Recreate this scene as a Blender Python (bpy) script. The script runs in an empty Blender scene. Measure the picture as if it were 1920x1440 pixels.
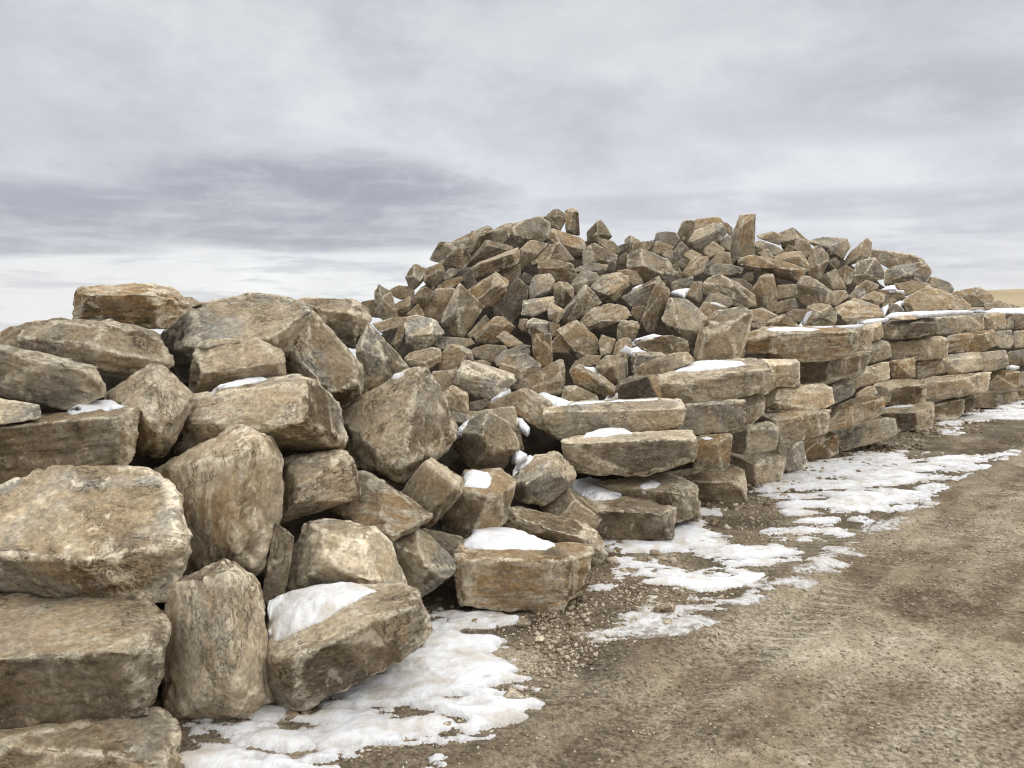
import bpy, bmesh, math, random
import numpy as np
from mathutils import Vector, Matrix
from mathutils.bvhtree import BVHTree

scene = bpy.context.scene
# ------------------------------------------------------------------ camera
F_PX = 1443.0
PITCH = math.radians(7.1)
CAM_Z = 1.7
cam_d = bpy.data.cameras.new("camera")
cam = bpy.data.objects.new("camera", cam_d)
scene.collection.objects.link(cam)
cam.location = (0, 0, CAM_Z)
cam.rotation_euler = (math.radians(90) - PITCH, 0, 0)
cam_d.sensor_width = 36.0
cam_d.lens = F_PX / 1920 * 36
cam_d.clip_start = 0.05
cam_d.clip_end = 20000
scene.camera = cam

# ------------------------------------------------------------------ node helper
class NT:
    def __init__(s, tree):
        s.t = tree; s.n = tree.nodes; s.l = tree.links
    def new(s, typ, ins=None, **kw):
        n = s.n.new(typ)
        for k, v in kw.items():
            setattr(n, k, v)
        for k, v in (ins or {}).items():
            sock = n.inputs[k]
            if isinstance(v, bpy.types.NodeSocket):
                s.l.new(v, sock)
            else:
                sock.default_value = v
        return n
    def math(s, op, a, b=None, c=None, clamp=False):
        n = s.n.new("ShaderNodeMath"); n.operation = op; n.use_clamp = clamp
        for i, v in enumerate((a, b, c)):
            if v is None: continue
            if isinstance(v, bpy.types.NodeSocket): s.l.new(v, n.inputs[i])
            else: n.inputs[i].default_value = v
        return n.outputs[0]
    def noise(s, vec, scale, detail=4, rough=0.55, dist=0.0):
        n = s.new("ShaderNodeTexNoise", {"Scale": scale, "Detail": detail, "Roughness": rough, "Distortion": dist})
        if vec is not None: s.l.new(vec, n.inputs["Vector"])
        return n.outputs["Fac"]
    def smooth(s, v, lo, hi, a=0.0, b=1.0):
        n = s.new("ShaderNodeMapRange", {"Value": v, "From Min": lo, "From Max": hi, "To Min": a, "To Max": b})
        n.interpolation_type = "SMOOTHSTEP"
        return n.outputs[0]
    def mix(s, f, a, b, blend="MIX"):
        n = s.n.new("ShaderNodeMix"); n.data_type = "RGBA"; n.blend_type = blend
        for sock, v in ((n.inputs[0], f), (n.inputs[6], a), (n.inputs[7], b)):
            if isinstance(v, bpy.types.NodeSocket): s.l.new(v, sock)
            elif isinstance(v, (int, float)): sock.default_value = v
            else: sock.default_value = (*v, 1.0)
        return n.outputs[2]
    def ramp(s, v, stops):
        n = s.n.new("ShaderNodeValToRGB"); s.l.new(v, n.inputs[0])
        e = n.color_ramp.elements
        while len(e) < len(stops): e.new(0.5)
        for el, (p, c) in zip(e, stops):
            el.position = p; el.color = (*c, 1)
        return n.outputs[0]

# ------------------------------------------------------------------ world, sun, exposure
SUN_EL, SUN_AZ = math.radians(48), math.radians(115)     # azimuth clockwise from +Y (the view)
world = bpy.data.worlds.new("World"); scene.world = world; world.use_nodes = True
w = NT(world.node_tree); w.n.clear()
tc = w.new("ShaderNodeTexCoord").outputs["Generated"]
nrm = w.new("ShaderNodeVectorMath", {0: tc}, operation="NORMALIZE").outputs[0]
sep = w.new("ShaderNodeSeparateXYZ", {0: nrm})
dx, dy, dz = sep.outputs
zc = w.math("MAXIMUM", dz, 0.0)
den = w.math("ADD", zc, 0.11)
plane = w.new("ShaderNodeCombineXYZ", {0: w.math("DIVIDE", dx, den), 1: w.math("DIVIDE", dy, den), 2: 0.0}).outputs[0]
n_big = w.noise(plane, 0.7, 6, 0.52, 0.2)
az = w.math("ARCTAN2", dx, dy)                            # 0 straight ahead, + to the right
el = w.math("ARCSINE", dz)
ang = w.new("ShaderNodeCombineXYZ", {0: w.math("MULTIPLY", az, 3.0), 1: w.math("MULTIPLY", el, 6.2), 2: 0.0}).outputs[0]
puff = w.noise(ang, 2.6, 10, 0.64, 0.15)
streak = w.noise(w.new("ShaderNodeMapping", {"Vector": ang, "Scale": (0.8, 3.2, 1.0), "Location": (3.1, 1.7, 0)}).outputs[0], 2.6, 8, 0.60, 0.3)
soft = w.noise(w.new("ShaderNodeMapping", {"Vector": ang, "Location": (9.1, 4.7, 0)}).outputs[0], 1.15, 5, 0.5, 0.2)
pz = w.math("SUBTRACT", puff, 0.5)
def blob(a0, e0, ra, re, rag=1.9):
    u = w.math("DIVIDE", w.math("SUBTRACT", az, a0), ra)
    v = w.math("DIVIDE", w.math("SUBTRACT", el, e0), re)
    r2 = w.math("ADD", w.math("MULTIPLY", u, u), w.math("MULTIPLY", v, v))
    f = w.math("ADD", w.math("SUBTRACT", 1.0, r2), w.math("MULTIPLY", pz, rag))
    return w.smooth(f, -0.15, 0.80)
base = w.ramp(zc, [(0.0, (0.80, 0.82, 0.84)), (0.05, (0.75, 0.77, 0.81)), (0.12, (0.68, 0.695, 0.75)),
                   (0.22, (0.635, 0.65, 0.70)), (0.34, (0.60, 0.615, 0.66)), (0.6, (1.25, 1.265, 1.29)), (1.0, (1.9, 1.9, 1.9))])
vv = w.math("MULTIPLY", w.smooth(soft, 0.3, 0.7, 0.90, 1.13), w.smooth(puff, 0.3, 0.7, 0.93, 1.07))
vvc = w.new("ShaderNodeCombineXYZ", {0: vv, 1: vv, 2: w.math("POWER", vv, 0.85)}).outputs[0]
sky_c = w.mix(1.0, w.mix(1.0, base, (1.06, 1.055, 1.045), "MULTIPLY"), vvc, "MULTIPLY")
sky_c = w.mix(w.math("MULTIPLY", blob(0.10, 0.30, 0.30, 0.06, 1.2), 0.40), sky_c, (0.83, 0.845, 0.87))
gap = w.math("MULTIPLY", w.smooth(streak, 0.50, 0.66), w.smooth(el, 0.13, 0.04))
sky_c = w.mix(w.math("MULTIPLY", gap, 0.5), sky_c, (0.89, 0.895, 0.90))
thin = w.math("MULTIPLY", w.smooth(streak, 0.52, 0.36), w.smooth(el, 0.12, 0.05))
sky_c = w.mix(w.math("MULTIPLY", thin, 0.60), sky_c, (0.56, 0.585, 0.66))
dark = w.math("MAXIMUM", blob(-0.24, 0.115, 0.28, 0.056, 2.8), w.math("MULTIPLY", blob(-0.50, 0.088, 0.30, 0.036, 2.2), 0.9))
dark = w.math("MAXIMUM", dark, w.math("MULTIPLY", blob(-0.30, 0.066, 0.36, 0.024, 2.0), 0.85))
dark = w.math("MAXIMUM", dark, w.math("MULTIPLY", blob(-0.58, 0.046, 0.20, 0.012, 1.8), 0.75))
dark = w.math("MAXIMUM", dark, w.math("MULTIPLY", blob(0.47, 0.205, 0.28, 0.05, 2.2), 0.40))
dark = w.math("MAXIMUM", dark, w.math("MULTIPLY", blob(0.25, 0.098, 0.50, 0.022, 1.6), 0.42))
dark = w.math("MULTIPLY", dark, w.math("MULTIPLY", w.smooth(streak, 0.68, 0.46, 0.68, 1.0), w.smooth(puff, 0.62, 0.45, 0.72, 1.0)))
sky_c = w.mix(w.math("MULTIPLY", dark, 0.84), sky_c, (0.360, 0.382, 0.448))
warm = w.math("MULTIPLY", w.smooth(el, 0.06, -0.02), w.smooth(az, -0.1, -0.6))
sky_c = w.mix(w.math("MULTIPLY", warm, 0.25), sky_c, (0.93, 0.905, 0.85))
nish = w.new("ShaderNodeTexSky", sky_type="NISHITA")
nish.sun_disc = False; nish.sun_elevation = SUN_EL; nish.sun_rotation = SUN_AZ
bg1 = w.new("ShaderNodeBackground", {"Color": nish.outputs[0], "Strength": 0.08})
bg2 = w.new("ShaderNodeBackground", {"Color": sky_c, "Strength": 1.0})
mx = w.new("ShaderNodeMixShader", {0: 0.94, 1: bg1.outputs[0], 2: bg2.outputs[0]})
w.new("ShaderNodeOutputWorld", {0: mx.outputs[0]})

sun_d = bpy.data.lights.new("sun", "SUN"); sun_d.energy = 0.85; sun_d.angle = math.radians(22); sun_d.color = (1.0, 0.95, 0.87)
sun = bpy.data.objects.new("sun", sun_d); scene.collection.objects.link(sun)
sv = Vector((math.sin(SUN_AZ) * math.cos(SUN_EL), math.cos(SUN_AZ) * math.cos(SUN_EL), math.sin(SUN_EL)))
sun.rotation_euler = sv.to_track_quat("Z", "Y").to_euler()
vs = scene.view_settings
vs.view_transform = "Standard"; vs.look = "None"; vs.gamma = 1.0; vs.exposure = 0.0
scene.cycles.use_denoising = True; scene.cycles.filter_width = 1.2
scene.cycles.max_bounces = 6; scene.cycles.diffuse_bounces = 3

# ------------------------------------------------------------------ geometry helpers
def ray(px, py):
    """Direction through a photograph pixel, scaled so that one unit is one metre ahead."""
    px = np.asarray(px, float); py = np.asarray(py, float)
    a = (px - 960) / F_PX; b = (720 - py) / F_PX
    c, s = math.cos(PITCH), math.sin(PITCH)
    y = c + b * s; z = -s + b * c
    return np.stack([a / y, np.ones_like(y), z / y], -1)

P0 = np.array([-1.22, 2.85]); U = np.array([0.713, 0.702]); N = np.array([-0.702, 0.713])
T_KEYS = [-3.0, 1.0, 2.5, 4.0, 6.5, 16.0]
PROF = [[(0, 0), (.25, .55), (.9, 1.2), (1.5, 1.65), (2.2, 1.95), (3.2, 1.9), (5, 1.2)],
        [(0, 0), (.25, .55), (.9, 1.2), (1.5, 1.65), (2.2, 1.95), (3.2, 1.9), (5, 1.4)],
        [(0, 0), (.3, .35), (1.2, .92), (2.2, 1.15), (3.6, 1.7), (5.6, 2.9), (7.5, 2.0)],
        [(0, 0), (.15, .85), (.7, 1.12), (2.0, 1.35), (3.5, 2.05), (5.2, 2.95), (7.2, 2.2)],
        [(0, 0), (.28, 1.4), (1.0, 1.46), (2.2, 2.0), (3.8, 2.85), (5.2, 2.95), (7, 2.3)],
        [(0, 0), (.28, 1.4), (1.0, 1.46), (2.2, 2.0), (3.4, 2.4), (4.6, 2.3), (6, 1.5)]]
S_GRID = np.linspace(0, 12, 601)
PTAB = np.array([np.interp(S_GRID, *zip(*p)) if True else 0 for p in PROF])
for k, p in enumerate(PROF):
    tail = np.maximum(p[-1][1] - (S_GRID - p[-1][0]) * 0.6, -0.5)
    PTAB[k] = np.where(S_GRID > p[-1][0], tail, PTAB[k])
def st(x, y):
    return (x - P0[0]) * N[0] + (y - P0[1]) * N[1], (x - P0[0]) * U[0] + (y - P0[1]) * U[1]
def height(s, t):
    s = np.asarray(s, float); t = np.asarray(t, float)
    si = np.clip(s / 12 * 600, 0, 599.99); i = si.astype(int); f = si - i
    tt = np.clip(t, T_KEYS[0], T_KEYS[-1]); k = np.clip(np.searchsorted(T_KEYS, tt, "right") - 1, 0, len(T_KEYS) - 2)
    tk = np.array(T_KEYS); g = (tt - tk[k]) / (tk[k + 1] - tk[k])
    def v(kk): return PTAB[kk, i] * (1 - f) + PTAB[kk, i + 1] * f
    h = v(k) * (1 - g) + v(k + 1) * g
    return np.where(s < 0, 0.0, h)
D_M = np.arange(2.0, 24, 0.01)
def pile_depth(px, py, near=False):
    r = ray(px, py)
    x, y, z = r[0] * D_M, D_M, CAM_Z + r[2] * D_M
    s, t = st(x, y)
    if near: t = np.minimum(t, 1.0)
    h = height(s, t)
    gap = z - h
    hit = np.nonzero((gap <= 0))[0]
    if len(hit): return D_M[hit[0]]
    m = (s > 0.3) & ((s < 2.8) if near else True)
    return D_M[m][np.argmin(gap[m])]

def pnoise(P, seed=0):
    """Perlin noise of an (n,3) array, about -1..1."""
    P = P + np.array([17.13 * (seed % 97), 5.71 * (seed % 89), 9.37 * (seed % 83)])
    i = np.floor(P).astype(np.int64); f = P - i
    u = f * f * f * (f * (f * 6 - 15) + 10)
    out = np.zeros(len(P))
    for c in range(8):
        o = np.array([(c >> 2) & 1, (c >> 1) & 1, c & 1])
        q = i + o
        h = (q[:, 0] * 374761393 + q[:, 1] * 668265263 + q[:, 2] * 2147483647 + seed * 1274126177) & 0xFFFFFFFF
        h = ((h ^ (h >> 13)) * 1274126177) & 0xFFFFFFFF
        h ^= h >> 16
        d = f - o
        gx = ((h & 1023) / 511.5 - 1); gy = (((h >> 10) & 1023) / 511.5 - 1); gz = (((h >> 20) & 1023) / 511.5 - 1)
        dot = gx * d[:, 0] + gy * d[:, 1] + gz * d[:, 2]
        wgt = np.ones(len(P))
        for a in range(3):
            wgt = wgt * (u[:, a] if o[a] else 1 - u[:, a])
        out += wgt * dot
    return out * 1.3

_ico = {}
def ico(level):
    if level not in _ico:
        bm = bmesh.new(); bmesh.ops.create_icosphere(bm, subdivisions=level, radius=1.0)
        v = np.array([x.co[:] for x in bm.verts]); f = np.array([[x.index for x in p.verts] for p in bm.faces], np.int32)
        bm.free(); v /= np.linalg.norm(v, axis=1)[:, None]
        _ico[level] = (v, f)
    return _ico[level]

def mesh_from(name, verts, faces, attrs=None, smooth=True):
    me = bpy.data.meshes.new(name)
    verts = np.ascontiguousarray(verts, np.float32); faces = np.ascontiguousarray(faces, np.int32)
    k = faces.shape[1]
    me.vertices.add(len(verts)); me.vertices.foreach_set("co", verts.ravel())
    me.loops.add(faces.size); me.loops.foreach_set("vertex_index", faces.ravel())
    me.polygons.add(len(faces)); me.polygons.foreach_set("loop_start", np.arange(0, faces.size, k, dtype=np.int32))
    me.update(calc_edges=True)
    if smooth: me.polygons.foreach_set("use_smooth", np.ones(len(faces), bool))
    for an, av in (attrs or {}).items():
        a = me.attributes.new(an, "FLOAT", "POINT"); a.data.foreach_set("value", np.ascontiguousarray(av, np.float32))
    me.update()
    return me

def link(name, me, mat, label=None, cat=None, group=None, kind=None):
    o = bpy.data.objects.new(name, me); scene.collection.objects.link(o)
    if mat: me.materials.append(mat)
    if label: o["label"] = label
    if cat: o["category"] = cat
    if group: o["group"] = group
    if kind: o["kind"] = kind
    return o

# ------------------------------------------------------------------ materials
def new_mat(name):
    m = bpy.data.materials.new(name); m.use_nodes = True
    t = NT(m.node_tree); t.n.clear(); return m, t
def finish(t, col, rough, normal=None, spec=0.3):
    b = t.new("ShaderNodeBsdfPrincipled", {"Roughness": rough, "Specular IOR Level": spec})
    if isinstance(col, bpy.types.NodeSocket): t.l.new(col, b.inputs["Base Color"])
    else: b.inputs["Base Color"].default_value = (*col, 1)
    if normal is not None: t.l.new(normal, b.inputs["Normal"])
    t.new("ShaderNodeOutputMaterial", {0: b.outputs[0]})

def rock_material():
    m, t = new_mat("limestone")
    info = t.new("ShaderNodeObjectInfo")
    rnd = info.outputs["Random"]
    oc = t.new("ShaderNodeSeparateColor", {0: info.outputs["Color"]}).outputs
    bright, rust, grey = oc
    obj = t.new("ShaderNodeTexCoord").outputs["Object"]
    off = t.new("ShaderNodeCombineXYZ", {0: t.math("MULTIPLY", rnd, 71.0), 1: t.math("MULTIPLY", rnd, 133.0), 2: t.math("MULTIPLY", rnd, 37.0)}).outputs[0]
    vec = t.new("ShaderNodeVectorMath", {0: obj, 1: off}, operation="ADD").outputs[0]
    bed = t.new("ShaderNodeMapping", {"Vector": vec, "Scale": (1.0, 1.0, 6.0)}).outputs[0]
    tone = t.new("ShaderNodeAttribute", attribute_name="tone").outputs["Fac"]
    edge = t.new("ShaderNodeAttribute", attribute_name="edge").outputs["Fac"]
    n1 = t.noise(vec, 2.6, 5, 0.55, 0.6)
    n2 = t.noise(vec, 13.0, 8, 0.68, 0.3)
    n3 = t.noise(vec, 46.0, 6, 0.7)
    nb = t.noise(bed, 5.0, 6, 0.62, 0.4)
    v = t.math("ADD", t.math("MULTIPLY", n2, 0.30), t.math("ADD", t.math("MULTIPLY", n1, 0.48), t.math("MULTIPLY", tone, 0.44)))
    col = t.ramp(v, [(0.38, (0.135, 0.098, 0.057)), (0.52, (0.272, 0.209, 0.130)), (0.64, (0.405, 0.328, 0.219)), (0.80, (0.56, 0.485, 0.36))])
    # grey patches
    g = t.math("MULTIPLY", t.smooth(t.noise(vec, 2.3, 5, 0.6, 0.8), 0.44, 0.60), t.math("ADD", t.math("MULTIPLY", grey, 0.8), 0.26), clamp=True)
    gcol = t.ramp(n2, [(0.30, (0.175, 0.158, 0.130)), (0.70, (0.37, 0.345, 0.295))])
    col = t.mix(g, col, gcol)
    # rust in beds and blotches
    rmask = t.math("ADD", t.math("MULTIPLY", nb, 0.55), t.math("MULTIPLY", n1, 0.5))
    r = t.math("MULTIPLY", t.smooth(rmask, 0.46, 0.58), t.smooth(t.math("ADD", t.math("MULTIPLY", tone, 0.45), t.math("MULTIPLY", rust, 0.75)), 0.34, 0.92), clamp=True)
    rcol = t.ramp(n2, [(0.30, (0.20, 0.108, 0.036)), (0.52, (0.31, 0.18, 0.068)), (0.72, (0.42, 0.275, 0.125))])
    col = t.mix(t.math("MULTIPLY", r, 0.80), col, rcol)
    # dark weathering stains with their own outlines
    dk = t.smooth(t.noise(vec, 4.3, 8, 0.74, 0.9), 0.545, 0.605)
    col = t.mix(t.math("MULTIPLY", dk, 0.30), col, (0.085, 0.063, 0.04))
    # pale crust: veins, scrapes
    vor = t.new("ShaderNodeTexVoronoi", {"Vector": t.new("ShaderNodeVectorMath", {0: vec, 1: t.new("ShaderNodeCombineXYZ", {0: n2, 1: n1, 2: nb}).outputs[0]}, operation="ADD").outputs[0], "Scale": 4.6}, feature="DISTANCE_TO_EDGE").outputs["Distance"]
    vein = t.math("MULTIPLY", t.smooth(vor, 0.05, 0.0), t.smooth(n1, 0.47, 0.60))
    crust = t.smooth(t.noise(vec, 13.0, 7, 0.75, 0.5), 0.585, 0.66)
    pale = t.math("MAXIMUM", t.math("MULTIPLY", vein, 0.7), t.math("MULTIPLY", crust, 0.55))
    geo = t.new("ShaderNodeNewGeometry")
    wp = t.new("ShaderNodeMapping", {"Vector": t.new("ShaderNodeVectorMath", {0: geo.outputs["Position"], 1: off}, operation="ADD").outputs[0], "Scale": (9.0, 9.0, 1.3)}).outputs[0]
    drip = t.math("MULTIPLY", t.smooth(t.noise(wp, 1.6, 5, 0.6, 0.3), 0.585, 0.65), t.smooth(t.noise(vec, 2.0, 3, 0.5), 0.47, 0.58))
    pale = t.math("MAXIMUM", pale, t.math("MULTIPLY", drip, 0.62))
    ew = t.math("MULTIPLY", t.smooth(edge, 0.10, 0.36), t.smooth(n2, 0.42, 0.54))
    pale = t.math("MAXIMUM", pale, t.math("MULTIPLY", ew, 0.85))
    col = t.mix(pale, col, (0.60, 0.53, 0.40))
    crack_v = t.new("ShaderNodeVectorMath", {0: vec, 1: t.new("ShaderNodeCombineXYZ", {0: nb, 1: n2, 2: n1}).outputs[0]}, operation="ADD").outputs[0]
    crk = t.new("ShaderNodeTexVoronoi", {"Vector": crack_v, "Scale": 2.6}, feature="DISTANCE_TO_EDGE").outputs["Distance"]
    crack = t.math("MULTIPLY", t.smooth(crk, 0.022, 0.004), t.smooth(n1, 0.53, 0.45))
    col = t.mix(t.math("MULTIPLY", crack, 0.8), col, (0.045, 0.033, 0.022))
    sp = t.smooth(n3, 0.36, 0.64, 0.76, 1.22)
    br = t.math("MULTIPLY", sp, t.math("MULTIPLY", bright, 1.26))
    col = t.mix(1.0, col, t.new("ShaderNodeCombineXYZ", {0: br, 1: br, 2: br}).outputs[0], "MULTIPLY")
    # relief
    nh = t.noise(vec, 30.0, 8, 0.74, 0.5)
    bh = t.noise(t.new("ShaderNodeMapping", {"Vector": vec, "Scale": (1.0, 1.0, 4.5)}).outputs[0], 11.0, 8, 0.65, 0.3)
    h = t.math("ADD", t.math("MULTIPLY", nh, 1.0), t.math("MULTIPLY", bh, 0.25))
    h = t.math("SUBTRACT", h, t.math("MULTIPLY", crack, 0.3))
    h = t.math("SUBTRACT", h, t.math("MULTIPLY", t.smooth(vor, 0.03, 0.0), 0.12))
    bump = t.new("ShaderNodeBump", {"Strength": 0.95, "Distance": 0.022, "Height": h})
    finish(t, col, 0.88, bump.outputs[0], 0.25)
    return m
M_ROCK = rock_material()

def snow_material(name, dirt):
    m, t = new_mat(name)
    pos = t.new("ShaderNodeNewGeometry").outputs["Position"]
    n1 = t.noise(pos, 5.5, 8, 0.65, 0.3); n2 = t.noise(pos, 70.0, 4, 0.6); n3 = t.noise(pos, 26.0, 8, 0.7)
    col = t.mix(t.math("MULTIPLY", t.smooth(n1, 0.44, 0.68), dirt), (0.82, 0.83, 0.85), (0.60, 0.55, 0.48))
    spk = t.math("MULTIPLY", t.smooth(n3, 0.655, 0.70), t.smooth(n1, 0.42, 0.56))
    col = t.mix(t.math("MULTIPLY", spk, min(1.0, dirt * 1.6)), col, (0.16, 0.12, 0.085))
    ice = t.new("ShaderNodeAttribute", attribute_name="ice").outputs["Fac"]
    icy = t.math("MULTIPLY", ice, t.smooth(n1, 0.30, 0.62, 0.95, 0.45), clamp=True)
    col = t.mix(icy, col, t.mix(t.smooth(n3, 0.42, 0.58), (0.24, 0.205, 0.165), (0.60, 0.585, 0.565)))
    h = t.math("ADD", t.math("MULTIPLY", t.noise(pos, 32.0, 8, 0.65), 1.0), t.math("MULTIPLY", n2, 0.3))
    bump = t.new("ShaderNodeBump", {"Strength": 0.6, "Distance": 0.02, "Height": h})
    finish(t, col, 0.6, bump.outputs[0], 0.3)
    return m
M_SNOW = snow_material("clean_snow", 0.32)
M_SNOW_D = snow_material("dirty_snow", 0.95)

def ground_material():
    m, t = new_mat("packed_dirt")
    pos = t.new("ShaderNodeNewGeometry").outputs["Position"]
    # coordinates along and across the track
    sp = t.new("ShaderNodeSeparateXYZ", {0: pos}).outputs
    su = t.math("ADD", t.math("MULTIPLY", sp[0], -0.702), t.math("MULTIPLY", sp[1], 0.713))
    tu = t.math("ADD", t.math("MULTIPLY", sp[0], 0.713), t.math("MULTIPLY", sp[1], 0.702))
    str_v = t.new("ShaderNodeCombineXYZ", {0: t.math("MULTIPLY", su, 3.0), 1: t.math("MULTIPLY", tu, 0.55), 2: 0.0}).outputs[0]
    nbig = t.noise(pos, 0.9, 6, 0.6, 0.5)
    nstr = t.noise(str_v, 1.3, 7, 0.62, 0.4)
    nm = t.noise(pos, 6.0, 8, 0.68)
    nf = t.noise(pos, 42.0, 6, 0.72)
    v = t.math("ADD", t.math("MULTIPLY", nstr, 0.28), t.math("ADD", t.math("MULTIPLY", nbig, 0.42), t.math("MULTIPLY", nm, 0.32)))
    col = t.ramp(v, [(0.42, (0.165, 0.123, 0.078)), (0.50, (0.300, 0.243, 0.165)), (0.57, (0.42, 0.357, 0.258)), (0.66, (0.56, 0.50, 0.395))])
    # the wet strip by the melting snow
    wet = t.math("MULTIPLY", t.smooth(t.math("ADD", su, t.math("MULTIPLY", t.math("SUBTRACT", nm, 0.5), 1.2)), 1.75, 2.25), t.smooth(t.noise(pos, 1.7, 6, 0.6), 0.35, 0.6))
    col = t.mix(t.math("MULTIPLY", wet, 0.82), col, (0.088, 0.066, 0.044))
    # small stones pressed into the dirt
    vn = t.new("ShaderNodeTexVoronoi", {"Vector": pos, "Scale": 46.0})
    vr = t.new("ShaderNodeSeparateColor", {0: vn.outputs["Color"]}).outputs
    stone = t.math("MULTIPLY", t.smooth(vn.outputs["Distance"], 0.42, 0.30), t.math("GREATER_THAN", vr[0], 0.66))
    vn2 = t.new("ShaderNodeTexVoronoi", {"Vector": pos, "Scale": 110.0})
    vr2 = t.new("ShaderNodeSeparateColor", {0: vn2.outputs["Color"]}).outputs
    stone2 = t.math("MULTIPLY", t.smooth(vn2.outputs["Distance"], 0.45, 0.30), t.math("GREATER_THAN", vr2[0], 0.60))
    sc = t.ramp(vr[1], [(0.0, (0.13, 0.095, 0.06)), (0.5, (0.26, 0.205, 0.14)), (1.0, (0.44, 0.38, 0.29))])
    sc2 = t.ramp(vr2[1], [(0.0, (0.10, 0.075, 0.05)), (0.6, (0.24, 0.19, 0.135)), (1.0, (0.42, 0.36, 0.28))])
    col = t.mix(t.math("MULTIPLY", stone2, 0.42), col, sc2)
    col = t.mix(t.math("MULTIPLY", stone, 0.75), col, sc)
    # tread marks of a wheel that ran along the wall
    trk = None
    for c_, w_ in ((2.10, 0.13), (1.66, 0.10), (0.35, 0.15)):
        q_ = t.math("DIVIDE", t.math("SUBTRACT", su, t.math("ADD", c_, t.math("MULTIPLY", t.math("SUBTRACT", t.noise(pos, 0.5, 2), 0.5), 0.35))), w_)
        b_ = t.smooth(t.math("MULTIPLY", q_, q_), 1.3, 0.5)
        trk = b_ if trk is None else t.math("MAXIMUM", trk, b_)
    lugs = t.smooth(t.math("SINE", t.math("ADD", t.math("MULTIPLY", tu, 62.0), t.math("MULTIPLY", su, 40.0))), -0.2, 0.5)
    trk = t.math("MULTIPLY", trk, t.smooth(t.noise(pos, 1.1, 5, 0.6), 0.38, 0.55))
    col = t.mix(t.math("MULTIPLY", trk, t.math("ADD", 0.18, t.math("MULTIPLY", lugs, 0.30))), col, (0.12, 0.09, 0.06))
    # damp dark spots and trodden pale crusts
    spot = t.smooth(t.noise(t.new("ShaderNodeMapping", {"Vector": str_v, "Scale": (0.9, 2.4, 1.0), "Location": (4.0, 1.0, 0.0)}).outputs[0], 1.5, 6, 0.62, 0.3), 0.60, 0.70)
    col = t.mix(t.math("MULTIPLY", spot, 0.34), col, (0.105, 0.075, 0.046))
    crusty = t.smooth(t.noise(pos, 3.1, 9, 0.72, 0.4), 0.60, 0.68)
    col = t.mix(t.math("MULTIPLY", crusty, 0.45), col, (0.62, 0.56, 0.45))
    packed = t.smooth(t.noise(pos, 1.35, 4, 0.55, 0.6), 0.42, 0.60)
    s = t.math("ADD", 1.0, t.math("MULTIPLY", t.math("SUBTRACT", t.smooth(nf, 0.36, 0.64, 0.55, 1.50), 1.0), t.math("SUBTRACT", 1.0, t.math("MULTIPLY", packed, 0.65))))
    col = t.mix(1.0, col, t.new("ShaderNodeCombineXYZ", {0: s, 1: s, 2: s}).outputs[0], "MULTIPLY")
    h = t.math("MULTIPLY", t.noise(pos, 24.0, 8, 0.72), t.math("SUBTRACT", 1.05, t.math("MULTIPLY", packed, 0.7)))
    h = t.math("ADD", h, t.math("ADD", t.math("MULTIPLY", stone, 0.35), t.math("MULTIPLY", stone2, 0.2)))
    h = t.math("SUBTRACT", h, t.math("MULTIPLY", t.math("MULTIPLY", trk, lugs), 0.45))
    bump = t.new("ShaderNodeBump", {"Strength": 1.0, "Distance": 0.030, "Height": h})
    finish(t, col, 0.92, bump.outputs[0], 0.2)
    return m
M_DIRT = ground_material()

def plain_material(name, c0, c1, scale, bump=0.03, rough=0.9):
    m, t = new_mat(name)
    pos = t.new("ShaderNodeNewGeometry").outputs["Position"]
    n = t.noise(pos, scale, 9, 0.68, 0.3)
    col = t.ramp(n, [(0.32, c0), (0.70, c1)])
    b = t.new("ShaderNodeBump", {"Strength": 0.8, "Distance": bump, "Height": t.noise(pos, scale * 3, 8, 0.7)})
    finish(t, col, rough, b.outputs[0], 0.2)
    return m
M_CORE_SHADE = plain_material("gap_shade_rubble", (0.020, 0.015, 0.010), (0.085, 0.064, 0.042), 7.0, 0.08)  # near-black colour paints the shade of the gaps onto the core
M_HILL = plain_material("dry_grass_hill", (0.33, 0.255, 0.15), (0.46, 0.375, 0.245), 0.06, 0.5)

# ------------------------------------------------------------------ ground sheet
def terrain(x, y):
    s, t = st(x, y)
    z = np.zeros_like(x)
    z -= 0.16 * np.maximum(s - 12.0, 0.0)
    near = np.exp(-np.maximum(np.hypot(x, y) - 9, 0) / 8)
    P = np.stack([x, y, np.zeros_like(x)], -1)
    z += near * (0.018 * pnoise(P / 0.9, 3) + 0.010 * pnoise(P / 0.28, 4) + 0.005 * pnoise(P / 0.09, 5))
    # two shallow wheel ruts along the wall, and the ridge of mud they pushed up
    for c, wd, dp in ((-1.25, 0.16, 0.020), (-2.9, 0.22, 0.016)):
        q = (s - c - 0.06 * np.sin(t * 0.8)) / wd
        z += -dp * np.exp(-q * q) + dp * 0.7 * np.exp(-(np.abs(q) - 1.7) ** 2 * 2)
    lug = (np.abs(s + 0.79) < 0.13) & (t > 4.2) & (t < 11)
    z += np.where(lug, 0.013 * np.sin(t * 2 * math.pi / 0.10 + np.abs(s + 0.79) * 25) - 0.012, 0)
    return z
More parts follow.
